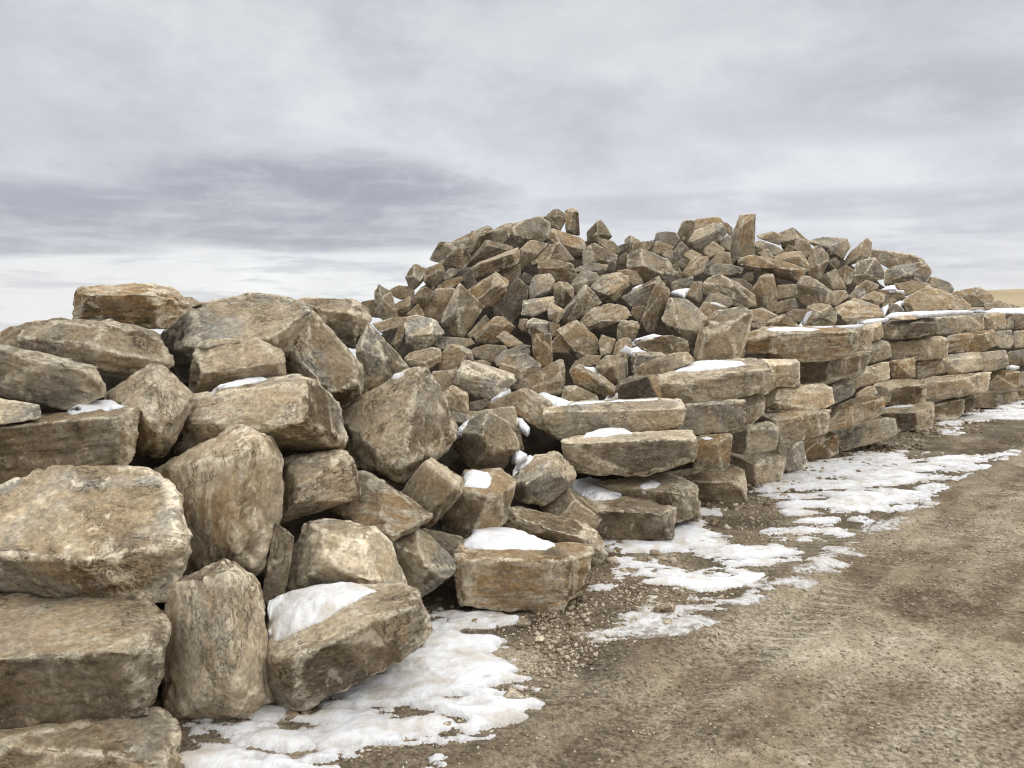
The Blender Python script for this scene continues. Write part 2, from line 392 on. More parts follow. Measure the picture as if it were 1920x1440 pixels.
def build_ground():
    a1 = np.radians(np.concatenate([np.arange(-180, -48, 6.0), np.arange(-48, 48, 0.16), np.arange(48, 180, 6.0)]))
    r = np.concatenate([np.linspace(0.3, 1.6, 14), np.geomspace(1.65, 14, 520), np.geomspace(14.4, 9000, 90)])
    A, R = np.meshgrid(a1, r, indexing="ij")
    x = (np.sin(A) * R).ravel(); y = (np.cos(A) * R).ravel()
    z = terrain(x, y)
    na, nr = len(a1), len(r)
    idx = np.arange(na * nr).reshape(na, nr)
    nxt = np.roll(idx, -1, 0)
    f = np.stack([idx[:, :-1], idx[:, 1:], nxt[:, 1:], nxt[:, :-1]], -1).reshape(-1, 4)
    c = len(x)
    v = np.concatenate([np.stack([x, y, z], -1)])
    me = mesh_from("ground", v, f[:, ::-1])
    link("ground", me, M_DIRT, kind="structure")
build_ground()

def build_hill():
    # a low grassy rise seen past the right end of the wall
    n, m_ = 120, 40
    ang = np.radians(np.linspace(27.5, 60, n)); rr = np.linspace(150, 420, m_)
    A, R = np.meshgrid(ang, rr, indexing="ij")
    x = np.sin(A) * R; y = np.cos(A) * R
    P = np.stack([x.ravel(), y.ravel(), np.zeros(x.size)], -1)
    u = np.clip((A - ang[0]) / np.radians(9), 0, 1); u = u * u * (3 - 2 * u)
    top = 0.2 + 1.6 * u
    prof = np.clip((R - 150) / 150, 0, 1); prof = prof * prof * (3 - 2 * prof)
    z = -34 + (34 + top) * prof + (0.9 * pnoise(P / 60, 9) * 1.0).reshape(x.shape) * u - 60 * (1 - np.clip(u * 6, 0, 1))
    idx = np.arange(n * m_).reshape(n, m_)
    f = np.stack([idx[:-1, :-1], idx[:-1, 1:], idx[1:, 1:], idx[1:, :-1]], -1).reshape(-1, 4)
    link("hill", mesh_from("hill", np.stack([x.ravel(), y.ravel(), z.ravel()], -1), f[:, ::-1]), M_HILL, kind="structure")
build_hill()

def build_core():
    # the crushed stone core of the heaps, coloured dark for shade between boulders
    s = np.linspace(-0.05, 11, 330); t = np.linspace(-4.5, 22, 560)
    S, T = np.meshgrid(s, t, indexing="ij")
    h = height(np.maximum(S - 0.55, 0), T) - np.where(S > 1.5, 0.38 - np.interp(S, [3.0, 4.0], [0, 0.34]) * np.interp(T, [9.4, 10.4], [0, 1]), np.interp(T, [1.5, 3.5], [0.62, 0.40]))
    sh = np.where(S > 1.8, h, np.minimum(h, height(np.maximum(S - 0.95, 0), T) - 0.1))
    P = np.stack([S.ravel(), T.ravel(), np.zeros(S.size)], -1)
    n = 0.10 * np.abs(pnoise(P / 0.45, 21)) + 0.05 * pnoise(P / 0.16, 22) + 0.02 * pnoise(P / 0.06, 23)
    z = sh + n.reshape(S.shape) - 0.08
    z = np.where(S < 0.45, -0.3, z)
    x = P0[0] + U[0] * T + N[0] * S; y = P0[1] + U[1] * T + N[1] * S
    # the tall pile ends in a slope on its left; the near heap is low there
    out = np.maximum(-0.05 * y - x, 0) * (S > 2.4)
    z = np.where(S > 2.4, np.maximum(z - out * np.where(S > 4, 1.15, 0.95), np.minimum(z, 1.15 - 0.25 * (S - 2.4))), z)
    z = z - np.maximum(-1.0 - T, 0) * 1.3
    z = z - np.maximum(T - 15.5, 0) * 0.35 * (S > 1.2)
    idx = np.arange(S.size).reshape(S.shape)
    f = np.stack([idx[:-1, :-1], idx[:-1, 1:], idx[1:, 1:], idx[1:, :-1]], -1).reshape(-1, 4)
    link("rubble", mesh_from("rubble", np.stack([x.ravel(), y.ravel(), z.ravel()], -1), f), M_CORE_SHADE, kind="stuff",
         label="crushed stone core between the heaped boulders, coloured dark to give the gaps shade")
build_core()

# ------------------------------------------------------------------ rocks
# stones: label | colour code | flags | x,y,depth-offset (tenths of the radius) of the points its faces span, per survey sheet
ROCKS = """
@0,500,4 near
rust-brown boulder lying on top of the near heap against the sky|r||590,165,2 780,155,4 940,128,6 1180,135,6 1290,160,6 1380,230,5 1425,290,4 1330,400,1 1220,465,0 1050,452,0 870,428,-1 720,408,-1 590,435,0 560,400,1 565,250,0 640,210,-2 1150,210,-2
small grey stone end peeping out behind the rust-brown boulder on top of the near heap|g|dd=.25|1380,225,4 1440,230,5 1525,280,4 1420,310,1 1360,330,2
long low stone with an orange tip on the skyline behind the saddle-backed boulder|t|dd=.35|1500,275,5 1690,235,6 1880,200,7 1960,225,5 1850,300,2 1620,320,1
long boulder with a brown left face directly under the topmost rust-brown boulder|n||140,520,3 180,475,4 370,415,6 600,400,7 830,405,7 950,430,6 1100,470,7 1200,500,8 1260,640,7 1300,740,6 1220,770,5 1000,805,2 880,805,1 740,775,0 300,690,2 150,610,3 790,450,-1 710,600,-3 730,760,-2
broad grey slab with a long flat face jutting in at the left edge|g|dd=-.1|-250,560,2 0,575,3 130,610,3 300,660,2 500,700,2 710,740,2 745,800,1 785,940,1 740,985,1 560,1020,1 500,1062,1 250,1022,0 0,962,0 -250,900,0 300,720,-1 600,780,-1
small rough pale stone under the broad grey slab at the left edge|p||-150,980,3 0,985,3 150,1010,3 295,1050,2 300,1120,1 200,1150,0 0,1190,0 -150,1190,0
large dark-stained slab with snow on its top at the left of the near heap|b|dd=-.1|-300,1230,0 0,1215,0 450,1180,0 880,1150,0 1010,1050,6 900,1060,7 500,1095,9 300,1120,9 0,1180,9 -300,1180,9 1030,1110,5 1030,1230,4 990,1340,3 940,1200,0 910,1530,0 500,1600,0 0,1690,0 -300,1700,0
pointed tan boulder like a pyramid between two snow-dusted slabs of the near heap|n|dd=.05|1150,725,2 1190,725,2 780,965,4 1050,1090,-4 1445,960,3 1400,1080,2 1200,1260,-3 1320,1300,0 1050,1420,4 1200,1430,4 990,1330,4 1020,1100,2
low far stone at the left edge on the skyline|b|dd=.9|-100,560,3 0,490,4 80,445,4 150,450,4 170,500,2 140,620,1 -50,620,1
dark humped stone on the far skyline left of the near heap|b|dd=1.1|120,450,3 200,415,4 270,415,4 350,450,3 250,520,1 150,500,1
pale tan far slab just behind the long boulder at the left skyline|t|dd=1.2|250,405,4 450,405,5 560,400,5 600,440,2 500,480,1 300,470,1
tiny dark stone hump on the left skyline just left of the topmost boulder|b|dd=2|345,403,3 390,388,4 460,380,4 550,402,3 500,440,1 380,430,1
@340,520,4 near
big saddle-backed grey boulder in the upper middle of the near heap|g|dd=.12|-155,450,2 -130,390,2 70,205,4 230,215,5 340,165,6 510,122,8 800,150,6 900,190,4 980,260,2 -140,520,0 130,515,-4 600,450,-3 760,560,-1 0,760,3 80,800,3 800,600,3
thick rounded grey lobe of stone leaning down right from the saddle-backed boulder|g|dd=-.08|860,190,6 950,210,5 1030,400,3 1190,510,2 1270,580,1 1350,660,1 1362,860,2 1310,920,2 1190,972,4 1130,920,2 930,790,2 780,700,2 760,600,2 740,490,2 780,380,2 960,700,-3 1090,860,-3 1300,820,-2
square tan block tucked beneath the saddle-backed boulder|t|dd=-.12|85,610,1 110,545,1 170,475,3 560,462,3 720,530,3 770,590,2 755,745,0 600,790,0 220,850,0 90,885,0 72,750,0 150,760,-2 140,600,-1 720,610,-1
large slab with an orange notch on its front corner and a deep shadow beneath it|n|dd=-.25|60,910,1 220,860,2 650,765,3 850,730,3 905,740,2 1130,895,5 1190,980,6 1232,1280,5 905,780,-2 925,1090,-4 60,960,0 70,1100,-1 -15,1040,3 -25,1330,3 70,1270,0 610,1165,-2 1190,1297,4 700,1335,6
tan boulder with a flat crest on the skyline right of the saddle-backed boulder|t|dd=.2|860,170,3 1000,155,5 1180,158,5 1320,180,5 1400,240,4 1428,300,3 1370,400,1 1300,540,1 1100,480,0 980,330,0 1050,250,-1 1300,270,-1
pointed grey-brown boulder sloping down to the right at the edge of the near heap|g|dd=.15|1400,340,6 1545,490,5 1718,685,5 1570,770,1 1500,820,0 1370,895,0 1350,640,0 1310,540,1 1370,430,3 1530,600,-1 1520,760,-1 1340,545,-1
great square slab standing on a corner with one flat pitted brown face|n|dd=-.15|1205,995,3 1560,770,4 1760,660,5 1800,665,5 1860,720,5 2010,970,4 2058,1170,2 2030,1250,1 1910,1370,0 1690,1500,-2 1600,1545,0 1290,1440,1 1240,1290,1 1220,1100,1 2000,1200,0 1650,1440,-4
@0,780,4 near
huge pale boulder with a bright sloping top at the left edge|p|dd=-.25|-150,1030,0 0,1025,0 380,1050,-1 700,1078,-1 1120,1040,0 1370,1000,0 1412,760,5 1310,510,7 1270,455,8 1000,430,8 620,345,9 400,358,9 280,400,8 100,530,6 0,590,5 -150,620,5 1425,920,3 1330,1275,3 1265,1375,2 700,1320,2 0,1325,2 -150,1320,2
upright brown boulder with a white vertical seam right of the huge pale boulder|t|dd=-.12|1160,440,4 1420,260,4 1560,180,3 1800,96,2 1900,106,2 2000,140,2 2060,200,3 2125,340,4 2112,560,4 2062,720,3 2065,1080,2 2000,1198,1 1750,1100,-1 1400,1200,1 1350,900,3 1850,250,-3 1800,620,-3 1770,1000,-2
@0,1080,4 near
heavy flat-topped slab with a yellow-brown ledge under the huge pale boulder|t|dd=-.18|-250,150,10 0,145,10 640,138,10 1100,180,9 1140,225,8 1242,345,5 1238,480,2 1195,540,0 860,560,-1 500,540,-1 250,610,-2 0,630,-2 -250,640,-2 1205,740,1 1105,1025,1 800,1112,0 400,1133,0 0,1160,0 -250,1165,0
tall upright boulder standing on the snow at the foot of the near heap|t|dd=-.2|1285,85,2 1660,-115,3 1730,-105,3 1920,45,3 1965,160,3 2012,460,3 2030,640,3 2028,940,2 1970,1035,2 1840,1115,2 1770,1203,2 1600,1188,2 1360,1133,2 1262,1060,1 1218,960,2 1218,700,2 1250,340,2 1700,0,-2 1730,400,-3 1780,800,-3 1850,890,-2 1300,1020,-1 1560,960,-2
lowest slab in the bottom corner beneath the heavy flat-topped slab|n|dd=-.22|-250,1140,7 20,1170,7 800,1100,9 1160,972,8 1200,1030,7 1352,1170,5 1362,1240,4 1325,1450,1 1200,1420,-1 700,1340,-1 130,1270,-1 -100,1250,-1 -100,1800,-1 1290,1800,0 700,1800,-1
@440,780,4 near
rust-streaked tan block wedged below the slab with the orange notch|t|dd=-.02|365,325,3 540,283,4 830,260,4 878,300,3 928,480,2 922,595,1 800,662,1 500,747,1 298,800,2 298,730,3 350,500,4 400,340,1 480,520,-3 480,640,-3 830,320,-1
flat brown three-cornered slab sloping under the great square slab|b|dd=.05|920,420,6 1000,418,6 1300,610,5 1478,735,4 1478,765,2 1385,838,0 1160,948,-1 870,790,0 725,710,2 740,690,3 1450,760,0 1170,900,-3
square block set on edge with a bright right face beside the great square slab|n|dd=-.12|1247,570,2 1440,345,-1 1475,313,3 1590,390,4 1703,470,4 1718,560,2 1660,602,0 1490,728,0 1480,830,3 1400,850,4 1650,530,-3 1300,600,1 1420,700,2
pale rounded boulder above the snow-covered front slab|p|dd=-.1|388,1170,3 450,940,4 590,788,4 740,776,5 870,788,5 1060,848,4 1160,948,4 1250,1170,3 1287,1300,3 1100,1380,2 720,1380,0 428,1335,2 650,880,-1 690,1090,-3 950,900,-1 1050,1250,-2
grey tilted block with a tan upper side right of the pale rounded boulder|g|dd=-.08|1178,960,1 1360,826,5 1450,880,5 1650,1100,4 1668,1150,2 1588,1218,-1 1390,1368,1 1285,1300,1 1230,1080,1 1270,940,0 1420,1130,-3
smooth brown stone in the shaded gap left of the pale rounded boulder|b|dd=.18|300,820,3 380,850,3 440,930,2 430,1040,1 390,1200,1 370,1340,1 220,1400,1 200,1350,1 240,1200,0 300,1080,0
dark stone in the shaded gap behind the grey tilted block|d|dd=.25|1400,840,3 1700,905,3 1690,1000,1 1650,1110,0 1550,1050,0 1430,950,1
@780,680,4 near
rounded many-sided boulder right of the great square slab|n|dd=-.12|318,530,1 350,480,2 400,410,3 520,363,3 600,388,4 690,460,4 755,560,3 778,660,2 720,725,2 640,798,2 430,803,1 265,600,5 300,660,4 410,793,3 500,520,-3 450,730,-1 580,650,-3
tan block half hidden behind the rounded many-sided boulder|t|dd=.2|400,385,3 590,340,4 738,335,4 748,410,2 760,555,1 793,560,1 798,650,1 700,660,0 420,500,0
squared brown block with a round cushion of snow on its flat top|b|dd=-.1|345,830,9 480,796,10 640,808,10 722,870,8 745,935,4 718,1010,3 668,1190,3 610,1245,2 400,1312,0 220,1265,1 178,1190,2 310,980,1 340,955,0 560,1025,-2 640,1005,-1
six-sided tan boulder with a sliver of snow on its left shoulder|n|dd=-.18|718,870,2 740,815,4 900,690,7 1020,665,7 1150,750,6 1195,840,5 1192,880,3 1130,942,2 960,1074,0 870,1074,0 750,1015,2 738,920,1 820,900,-3 1000,800,-1 1120,900,0 830,1000,-2
long pale stone lying low behind the front rust-banded block|t|dd=-.05|668,1120,3 710,1088,4 790,1082,5 900,1140,5 1100,1210,5 1270,1203,5 1342,1260,4 1402,1360,3 1424,1440,2 1358,1528,1 1280,1490,0 680,1250,1 1000,1250,-2 1270,1320,-2 800,1180,-1 1100,1430,0
leaning stone with a sharp edge in the gap below the six-sided boulder|n|dd=.1|925,1080,4 1135,928,4 1210,985,4 1395,1165,3 1342,1248,1 1250,1235,0 1080,1210,-1 1190,1020,-1 1380,1180,1
@800,860,4 near
rust-banded block with a thick snow cap lying alone at the front|r|g|240,660,6 330,600,10 1160,640,10 1215,655,9 1225,690,6 1222,830,4 1130,1010,3 1110,1060,2 980,1100,0 950,1170,0 880,1178,0 660,1150,0 530,1130,0 270,1085,0 235,1000,0 232,820,0 240,740,0 330,745,-1 640,770,-1 1100,770,0
brown block on the ground at the wall's end, snow on its back edge|b|g|1150,290,8 1230,320,4 1500,278,9 1680,308,9 1850,372,4 1872,420,3 1818,605,1 1450,643,0 1290,605,0 1258,540,0 1240,390,-1 1560,400,-2 1800,420,-1
flat-topped stone with a crumb of snow behind the brown ground block|n|dd=-.02|1280,190,5 1500,130,8 1850,120,9 2010,200,5 2043,260,3 2033,430,2 1880,475,1 1830,480,1 1700,320,0 1680,240,-1 1900,260,-2
small pale stone on the ground at the corner of the flat-topped stone|t|g|1830,470,3 1900,420,4 1990,430,4 2048,470,2 2040,500,0 1950,510,0 1850,500,0
@460,1020,4 near
long front slab with a broad sheet of snow on its sloping top|n|g,T=.4|175,780,1 190,480,8 400,340,11 900,300,11 1010,340,10 1240,350,9 1295,390,7 1320,480,4 1382,600,2 1360,700,1 1240,830,0 1000,945,0 740,1050,0 520,1190,0 390,1262,0 200,1210,2 185,1000,2 400,880,-2 900,600,-1 1250,470,1
@940,660,3.4286 wall
thick pale-veined slab with snow on its left end, second up at the wall's end|t|dd=-.15|405,665,2 422,570,0 480,546,3 850,518,4 1210,506,4 1240,550,3 1230,690,1 1120,740,1 870,800,1 480,782,2 408,680,2 440,590,-2 1190,560,-1 1180,690,-1 700,780,0
long pale slab with a line of snow on top, third up at the wall's end|p|dd=-.1|290,375,0 300,355,2 450,315,5 1000,297,6 1140,310,4 1157,350,3 1143,490,1 1000,517,0 700,542,0 420,553,1 310,543,1 295,450,1 310,390,-2 1130,360,-1 1100,480,-1
rust-dark slab leaning down to the right against the long pale slab|r|dd=.12|78,290,3 135,233,4 190,243,5 360,350,3 330,540,0 430,600,1 300,525,1 160,435,0 88,405,1 83,340,1
broad top slab with an oval of snow near the wall's end|n|dd=-.1|1000,160,3 1030,150,1 1110,130,8 1230,68,12 1590,43,14 1720,85,5 1748,230,4 1700,267,3 1550,292,1 1300,322,0 1150,333,0 1050,302,1 1020,292,1 1025,200,-1 1400,140,-1 1700,110,0 1270,270,-2
pale squared end block right of the broad top slab|p|dd=.02|1560,48,5 1890,48,5 1917,80,2 1907,217,2 1750,222,0 1640,200,1 1740,120,-1 1720,85,-1
mottled grey block under the broad top slab|g||1130,470,1 1150,343,0 1350,320,2 1560,305,2 1572,330,0 1552,490,0 1500,512,1 1300,532,0 1160,513,0 1135,500,0
short tan block beside the mottled grey block under the broad top slab|t|dd=.02|1545,300,1 1600,280,3 1682,280,3 1697,310,1 1687,400,1 1640,425,0 1600,472,0 1555,512,0 1560,380,-1
small rusty block with a dot of snow beside the pale-veined slab|r||1230,570,1 1260,543,3 1440,528,4 1475,527,2 1470,690,2 1455,735,1 1420,768,0 1240,747,0 1225,700,1 1240,600,-1 1400,590,-2 1330,720,-1
base slab on the ground at the wall's end below the small rusty block|t|g|1060,780,8 1100,770,8 1450,708,8 1540,758,5 1568,810,3 1563,968,1 1260,978,0 1265,900,0 1200,840,0 1110,820,-1 1400,840,-1 1540,830,0
@1360,580,6 wall
big rust-tinted cap slab with a long strip of snow, first of the wall's level top|r|dd=-.12|188,380,3 270,272,5 440,200,9 1100,200,9 1460,232,3 1468,300,1 1458,480,1 1310,525,0 1150,580,0 900,586,0 670,557,0 360,507,2 213,472,3 450,280,-1 500,500,-1 1000,270,-2 1430,260,0
narrow cap stone with a dark left side next to the big rust-tinted cap slab|n||1440,235,3 1500,205,6 1620,198,6 1642,230,3 1638,440,1 1560,472,0 1460,480,0 1455,420,0 1510,230,0 1450,210,6 1520,400,-1
squarish pale cap stone third along the wall's level top|p|dd=.02|1500,195,8 1742,140,9 1762,170,4 1778,312,2 1720,342,1 1645,368,0 1635,210,1
long block with a shaded left half under the big rust-tinted cap slab|b|dd=-.02|810,590,2 830,578,4 1180,560,2 1500,488,2 1612,466,3 1628,490,2 1618,600,1 1500,722,0 1380,763,0 1160,838,0 1000,843,1 815,833,2 1170,590,-1 1150,830,-1
rounded grey block under the squarish pale cap stone|g||1620,390,3 1740,343,4 1822,368,3 1863,430,2 1863,533,2 1700,593,0 1620,603,0 1612,480,0 1830,400,1
rust-and-tan block below the long block with a shaded left half|t|dd=-.05|445,980,3 560,878,3 840,847,3 1120,847,2 1178,880,2 1208,1000,1 1193,1072,1 1050,1133,0 700,1168,0 600,1153,0 445,1155,2 590,900,0 590,1060,-1
stubby rounded grey block right of the rust-and-tan block|g||1195,850,2 1300,787,3 1400,767,3 1443,800,2 1463,910,1 1433,963,0 1260,1053,0 1200,1053,0 1188,900,0 1230,900,-1
tan wall block sloping up to the right above the rust-faced block|t||1390,770,3 1560,657,3 1760,597,3 1833,597,3 1843,700,2 1833,783,1 1620,848,0 1470,890,0 1448,810,0 1600,700,-1
@1360,720,6 wall
long tan block with toothed pale facets, second course from the ground|t||375,350,4 450,322,5 700,350,2 860,318,2 1142,292,3 1163,450,1 1112,543,0 880,628,0 600,685,0 565,600,0 600,420,-1 480,380,3
dark-sided block with a lit grey front standing on the lowest orange-sided block|g|dd=-.05|62,570,3 250,458,4 500,426,3 605,500,1 583,600,0 563,723,0 400,768,0 260,790,0 65,773,2 250,500,-1 260,780,-1
rust-faced block with a dusty top, second course from the ground|r||1145,300,3 1200,267,2 1400,188,6 1560,122,7 1778,148,3 1778,292,1 1740,343,0 1480,463,0 1128,525,0 1160,450,-1 1600,210,0 1300,260,0
small flat stone wedged above the rust-faced block|n|dd=.06|1470,110,3 1590,28,4 1680,17,4 1713,112,2 1600,170,1 1470,190,1
lowest corner block with an orange left side touching the snow|t|g|62,800,3 200,777,5 560,767,5 653,810,3 668,880,1 643,1020,0 583,1093,0 370,1138,0 235,1113,1 188,980,3 125,880,4 330,890,-2 350,1120,-2
three-sided pale stone on the ground between two lowest wall blocks|p|g|575,700,4 700,647,5 872,647,4 898,800,2 908,920,1 820,1003,0 680,993,0 640,950,1 600,760,2 800,900,-1 760,700,1
orange-topped lowest block resting on crumbs right of the three-sided stone|r|g|888,650,3 1100,557,4 1180,542,4 1258,580,3 1268,680,2 1258,793,1 1000,860,0 905,853,0 893,750,0 1050,650,-1
long grey lowest block half sunk in the dirt|g|g|1125,520,4 1480,467,3 1800,377,3 1903,400,2 1923,560,1 1850,605,0 1600,685,0 1270,770,0 1265,620,0 1230,550,1
@1600,560,6 wall
thick cap block with a dark lower left, under the loose flat stone|t|dd=-.05|315,330,3 420,248,7 700,188,9 900,212,3 943,250,1 938,380,1 740,433,0 500,448,0 337,453,1 560,290,-1 700,270,-1
loose thin flat stone lying on the thick cap block|t|dd=-.1,T=.4|430,222,3 560,180,8 690,183,8 760,215,2 700,232,0 560,240,0
pitted grey cap block right of the thick cap block|g||760,200,6 900,178,7 1200,167,4 1263,200,2 1278,342,1 1190,388,0 950,398,0 938,250,0 930,210,1
cap block with a dark left end and tan front near the right edge|n||1268,190,4 1460,162,4 1473,330,1 1400,368,0 1278,378,0 1272,250,1 1350,220,-1
plain tan cap block fifth from the right end of the visible top|t||1462,165,4 1700,157,4 1718,342,1 1500,353,0 1472,330,0 1480,200,-1
narrow cap block second from the right edge|n||1712,180,4 1800,167,4 1803,332,1 1730,343,1 1713,250,0
cap block cut off by the right edge of the photo|b||1803,180,5 2000,167,5 2013,332,2 1820,343,1 1830,230,0
long smooth grey-tan block under the thick cap block|n||397,480,2 600,467,3 960,422,4 1043,450,3 1058,520,2 1038,642,1 900,673,0 640,703,0 430,703,1 415,560,1 800,470,-1
brown block set back in shadow with an orange lower edge|r|dd=.02|1060,430,5 1190,390,4 1440,372,4 1583,357,4 1593,532,1 1460,593,0 1240,608,0 1050,600,5 1230,500,0 1460,400,-1
grey block with a small white scar in the wall's second course from the top|g||1593,370,4 1780,352,4 1803,500,1 1770,558,0 1650,558,0 1600,522,0
second-course block running out of frame at the right edge|n||1803,370,5 2000,347,5 2000,542,1 1803,558,0
rusty block right of the dark gap in the middle course|r||405,720,3 480,688,3 692,677,2 693,882,0 640,903,0 450,893,1 415,800,2 480,720,-1
bright orange block with a white chipped corner in the middle course|r||698,690,3 960,657,4 1003,700,2 1008,822,1 900,873,0 720,898,0 695,882,0 720,720,-1
pale crusted block beside the bright orange block|p||1000,650,3 1180,617,4 1400,607,4 1443,660,1 1448,802,0 1200,838,0 1080,843,1 1015,800,1 1040,690,-1
long grey-tan middle-course block right of the pale crusted block|n||1413,610,4 1700,577,5 1738,640,2 1733,762,1 1600,803,0 1450,823,0 1440,700,-1
middle-course block running out of the right edge above a dab of snow|g||1742,600,4 2000,557,4 2000,732,1 1850,753,0 1735,742,0
grey layered block with a rounded front above the snow-tongued base block|g|dd=-.02|237,970,4 400,918,5 560,902,6 800,928,3 823,960,1 818,1062,1 780,1163,0 560,1193,0 400,1203,0 330,1183,1 265,1060,2 420,1010,-1
longest tan block of the fourth course down with a tapered right end|t||780,900,5 1000,867,4 1250,857,4 1522,837,4 1528,900,2 1483,1032,1 1200,1103,0 960,1128,0 815,1123,1 820,960,0 1250,900,-1
orange-patched block right of the longest tan block|r||1478,1000,1 1520,867,3 1620,807,4 1860,817,4 1873,900,2 1853,1002,0 1700,1018,0 1500,1033,1 1620,870,-1
fourth-course block cut by the right edge under the dab of snow|n||1873,830,4 2050,787,5 2050,982,1 1860,1003,0
jutting base block with a sharp bright corner and a tongue of snow|t|g|305,1290,5 420,1227,9 700,1157,10 870,1167,8 903,1200,3 908,1320,2 870,1465,1 730,1505,0 500,1485,1 420,1340,2 720,1270,-1 740,1480,-1
base block with a low sloping bottom right of the jutting corner block|n|g|880,1180,4 1150,1107,5 1243,1140,1 1243,1252,1 1170,1353,0 920,1388,0 900,1300,0
narrow streaked base block at the head of the far snow|t||1203,1110,4 1350,1082,4 1363,1200,2 1330,1265,0 1250,1293,0 1240,1150,0
plain base block right of the narrow streaked one|n||1368,1100,4 1480,1052,5 1672,1057,3 1683,1172,1 1600,1223,0 1400,1223,0 1363,1200,1
low tan base block with its foot in snow near the right edge|t||1683,1060,3 1840,1047,3 1863,1142,1 1700,1193,0 1680,1152,0
base block at the right edge of the photo|b||1863,1020,3 2050,997,3 2050,1143,1 1863,1143,0
@660,480,6 pile
grey angular stone on the left skyline shoulder of the tall pile|g||597,235,3 640,180,3 700,83,4 800,125,4 843,145,4 812,270,2 770,300,1 700,385,3 640,345,3 617,280,3 760,280,-1 700,210,0
tilted brown stone leaning against the grey angular shoulder stone|b|dd=-.1|798,190,4 850,130,5 1000,82,4 1043,150,3 1033,230,3 920,393,0 830,315,0 798,270,-1 960,160,-1 900,330,-1
thin grey slab sloping up just below the overhanging square boulder|g|dd=.1|1030,210,3 1100,138,4 1203,148,4 1183,200,2 1060,283,0 1008,272,1
low brown slab under the thin grey sloping slab of the tall pile|b||955,350,2 1050,278,3 1230,228,3 1253,270,1 1100,375,0 958,405,0
tall three-sided stone at the left foot of the tall pile|n|dd=-.15|258,400,4 300,322,5 440,408,4 463,520,3 518,670,2 480,693,2 360,723,1 300,693,2 262,620,2 253,500,3 330,460,-1 330,600,-1 430,560,0
low brown stone at the far left foot behind the tall three-sided stone|b|dd=.1|97,520,4 240,493,4 275,560,1 293,693,0 200,683,1 168,590,1
small far stones' topmost knob behind the tall three-sided stone|n|dd=.4|418,390,5 520,332,6 640,343,6 703,400,4 683,472,2 550,490,1 470,460,1
small wedge with a pale top right of the tall three-sided stone|t||478,550,2 600,478,4 653,457,4 663,572,1 620,665,1 520,685,1 500,620,-1 650,540,-1
narrow slanting brown stone above the small pale-topped wedge|b|dd=.05|663,480,3 780,358,5 853,348,4 765,450,0 740,543,0 678,555,1
stubby block with a square end leaning beside the narrow slanting stone|b|dd=-.05|757,460,-1 820,348,4 943,420,3 880,493,1 800,595,1 748,562,1 860,470,-1
little dark wedge above the whitish cleft boulder|n||612,660,2 740,537,4 783,600,2 813,672,1 700,695,0
broad brown slab leaning behind the large grey leaning slab|t|dd=.05|783,600,1 920,448,3 950,368,4 1160,368,4 1185,420,3 1080,600,1 1000,745,0 850,695,0
large smooth grey slab leaning on the left slope of the tall pile|g|dd=-.05|997,730,1 1060,640,1 1190,337,4 1400,470,3 1463,590,2 1400,700,1 1240,918,0 1150,893,0 1078,840,0 1180,600,-1
brown hexagonal-ended block above the large smooth grey slab|r|dd=-.1|1305,390,3 1600,187,5 1740,258,5 1763,330,3 1722,440,2 1580,573,0 1490,583,0 1415,522,0 1600,220,1 1580,330,-2 1430,500,-2 1740,340,-1
large dark slab standing beside the hexagonal-ended block|d|dd=.05|1567,600,1 1760,330,2 1860,257,4 1920,288,4 1983,380,4 1953,520,3 1880,655,1 1800,785,1 1645,695,0
orange-crusted stone below the large dark standing slab|r|dd=-.05|1365,890,1 1600,687,4 1700,687,4 1823,800,2 1780,865,1 1640,985,0 1430,1013,0 1400,950,-1 1560,760,-1
thin flake standing between the large smooth grey slab and the orange-crusted stone|n|dd=.05|1297,890,3 1500,657,5 1533,720,4 1440,863,2 1370,905,1 1330,935,1
small brick-like stone tilted below the orange-crusted stone|t||1627,910,0 1720,838,3 1923,980,2 1900,1015,1 1770,1025,0 1700,983,0
whitish cleft boulder at the left foot of the large smooth grey slab|p|dd=-.15|578,960,2 588,780,2 640,688,4 740,667,5 940,728,4 1033,860,2 990,915,1 900,903,0 800,1055,0 740,1063,0 600,1003,1 640,910,-2 880,880,-2
long thin slab left of the whitish cleft boulder|n|dd=.05|237,760,3 330,738,3 480,687,5 640,687,5 595,780,2 470,803,0 340,870,0 298,832,0
small rusty upright stone in the notch left of the whitish cleft boulder|r||437,1000,1 530,787,4 593,800,3 573,940,0 500,1065,0 448,1012,0 480,980,-1
rough crumbly flat stone below the large smooth grey slab|g|dd=.05|897,980,2 1000,908,5 1330,928,5 1373,990,3 1250,1035,1 1000,1045,0 928,1013,0
pale flat stone pocked with small holes in front of the near heap's right shoulder|t|dd=-.1|597,1150,2 640,1097,4 880,1028,6 990,1048,5 1003,1100,2 988,1192,1 850,1275,0 700,1245,1 607,1203,1 820,1190,-1
tan three-cornered stone with a pale edge beside the hole-pocked stone|t|dd=-.08|967,1260,1 1000,1108,1 1130,977,3 1330,1058,3 1363,1170,2 1200,1285,0 1100,1295,0 1280,1090,-1
dark low slab right of the tan three-cornered stone|b|dd=.05|1330,1060,3 1500,998,5 1720,1008,5 1743,1060,3 1600,1205,0 1380,1135,0
grey stone half under the small brick-like stone|g|dd=.05|1597,1170,1 1700,1078,4 1920,997,5 2000,1007,5 1983,1120,1 1700,1185,0 1640,1235,0
flat-topped brown boulder left of the short upright post stone|n|dd=-.12|1645,1200,2 1800,1107,5 1980,1107,5 2113,1230,2 2113,1332,1 1900,1405,0 1740,1335,1 1678,1293,1 1890,1270,-1
small low stone between the dark low slab and the pale orange-ribbed boulder|n||1360,1180,2 1480,1167,3 1563,1210,1 1553,1245,0 1400,1215,0
@780,380,6 pile
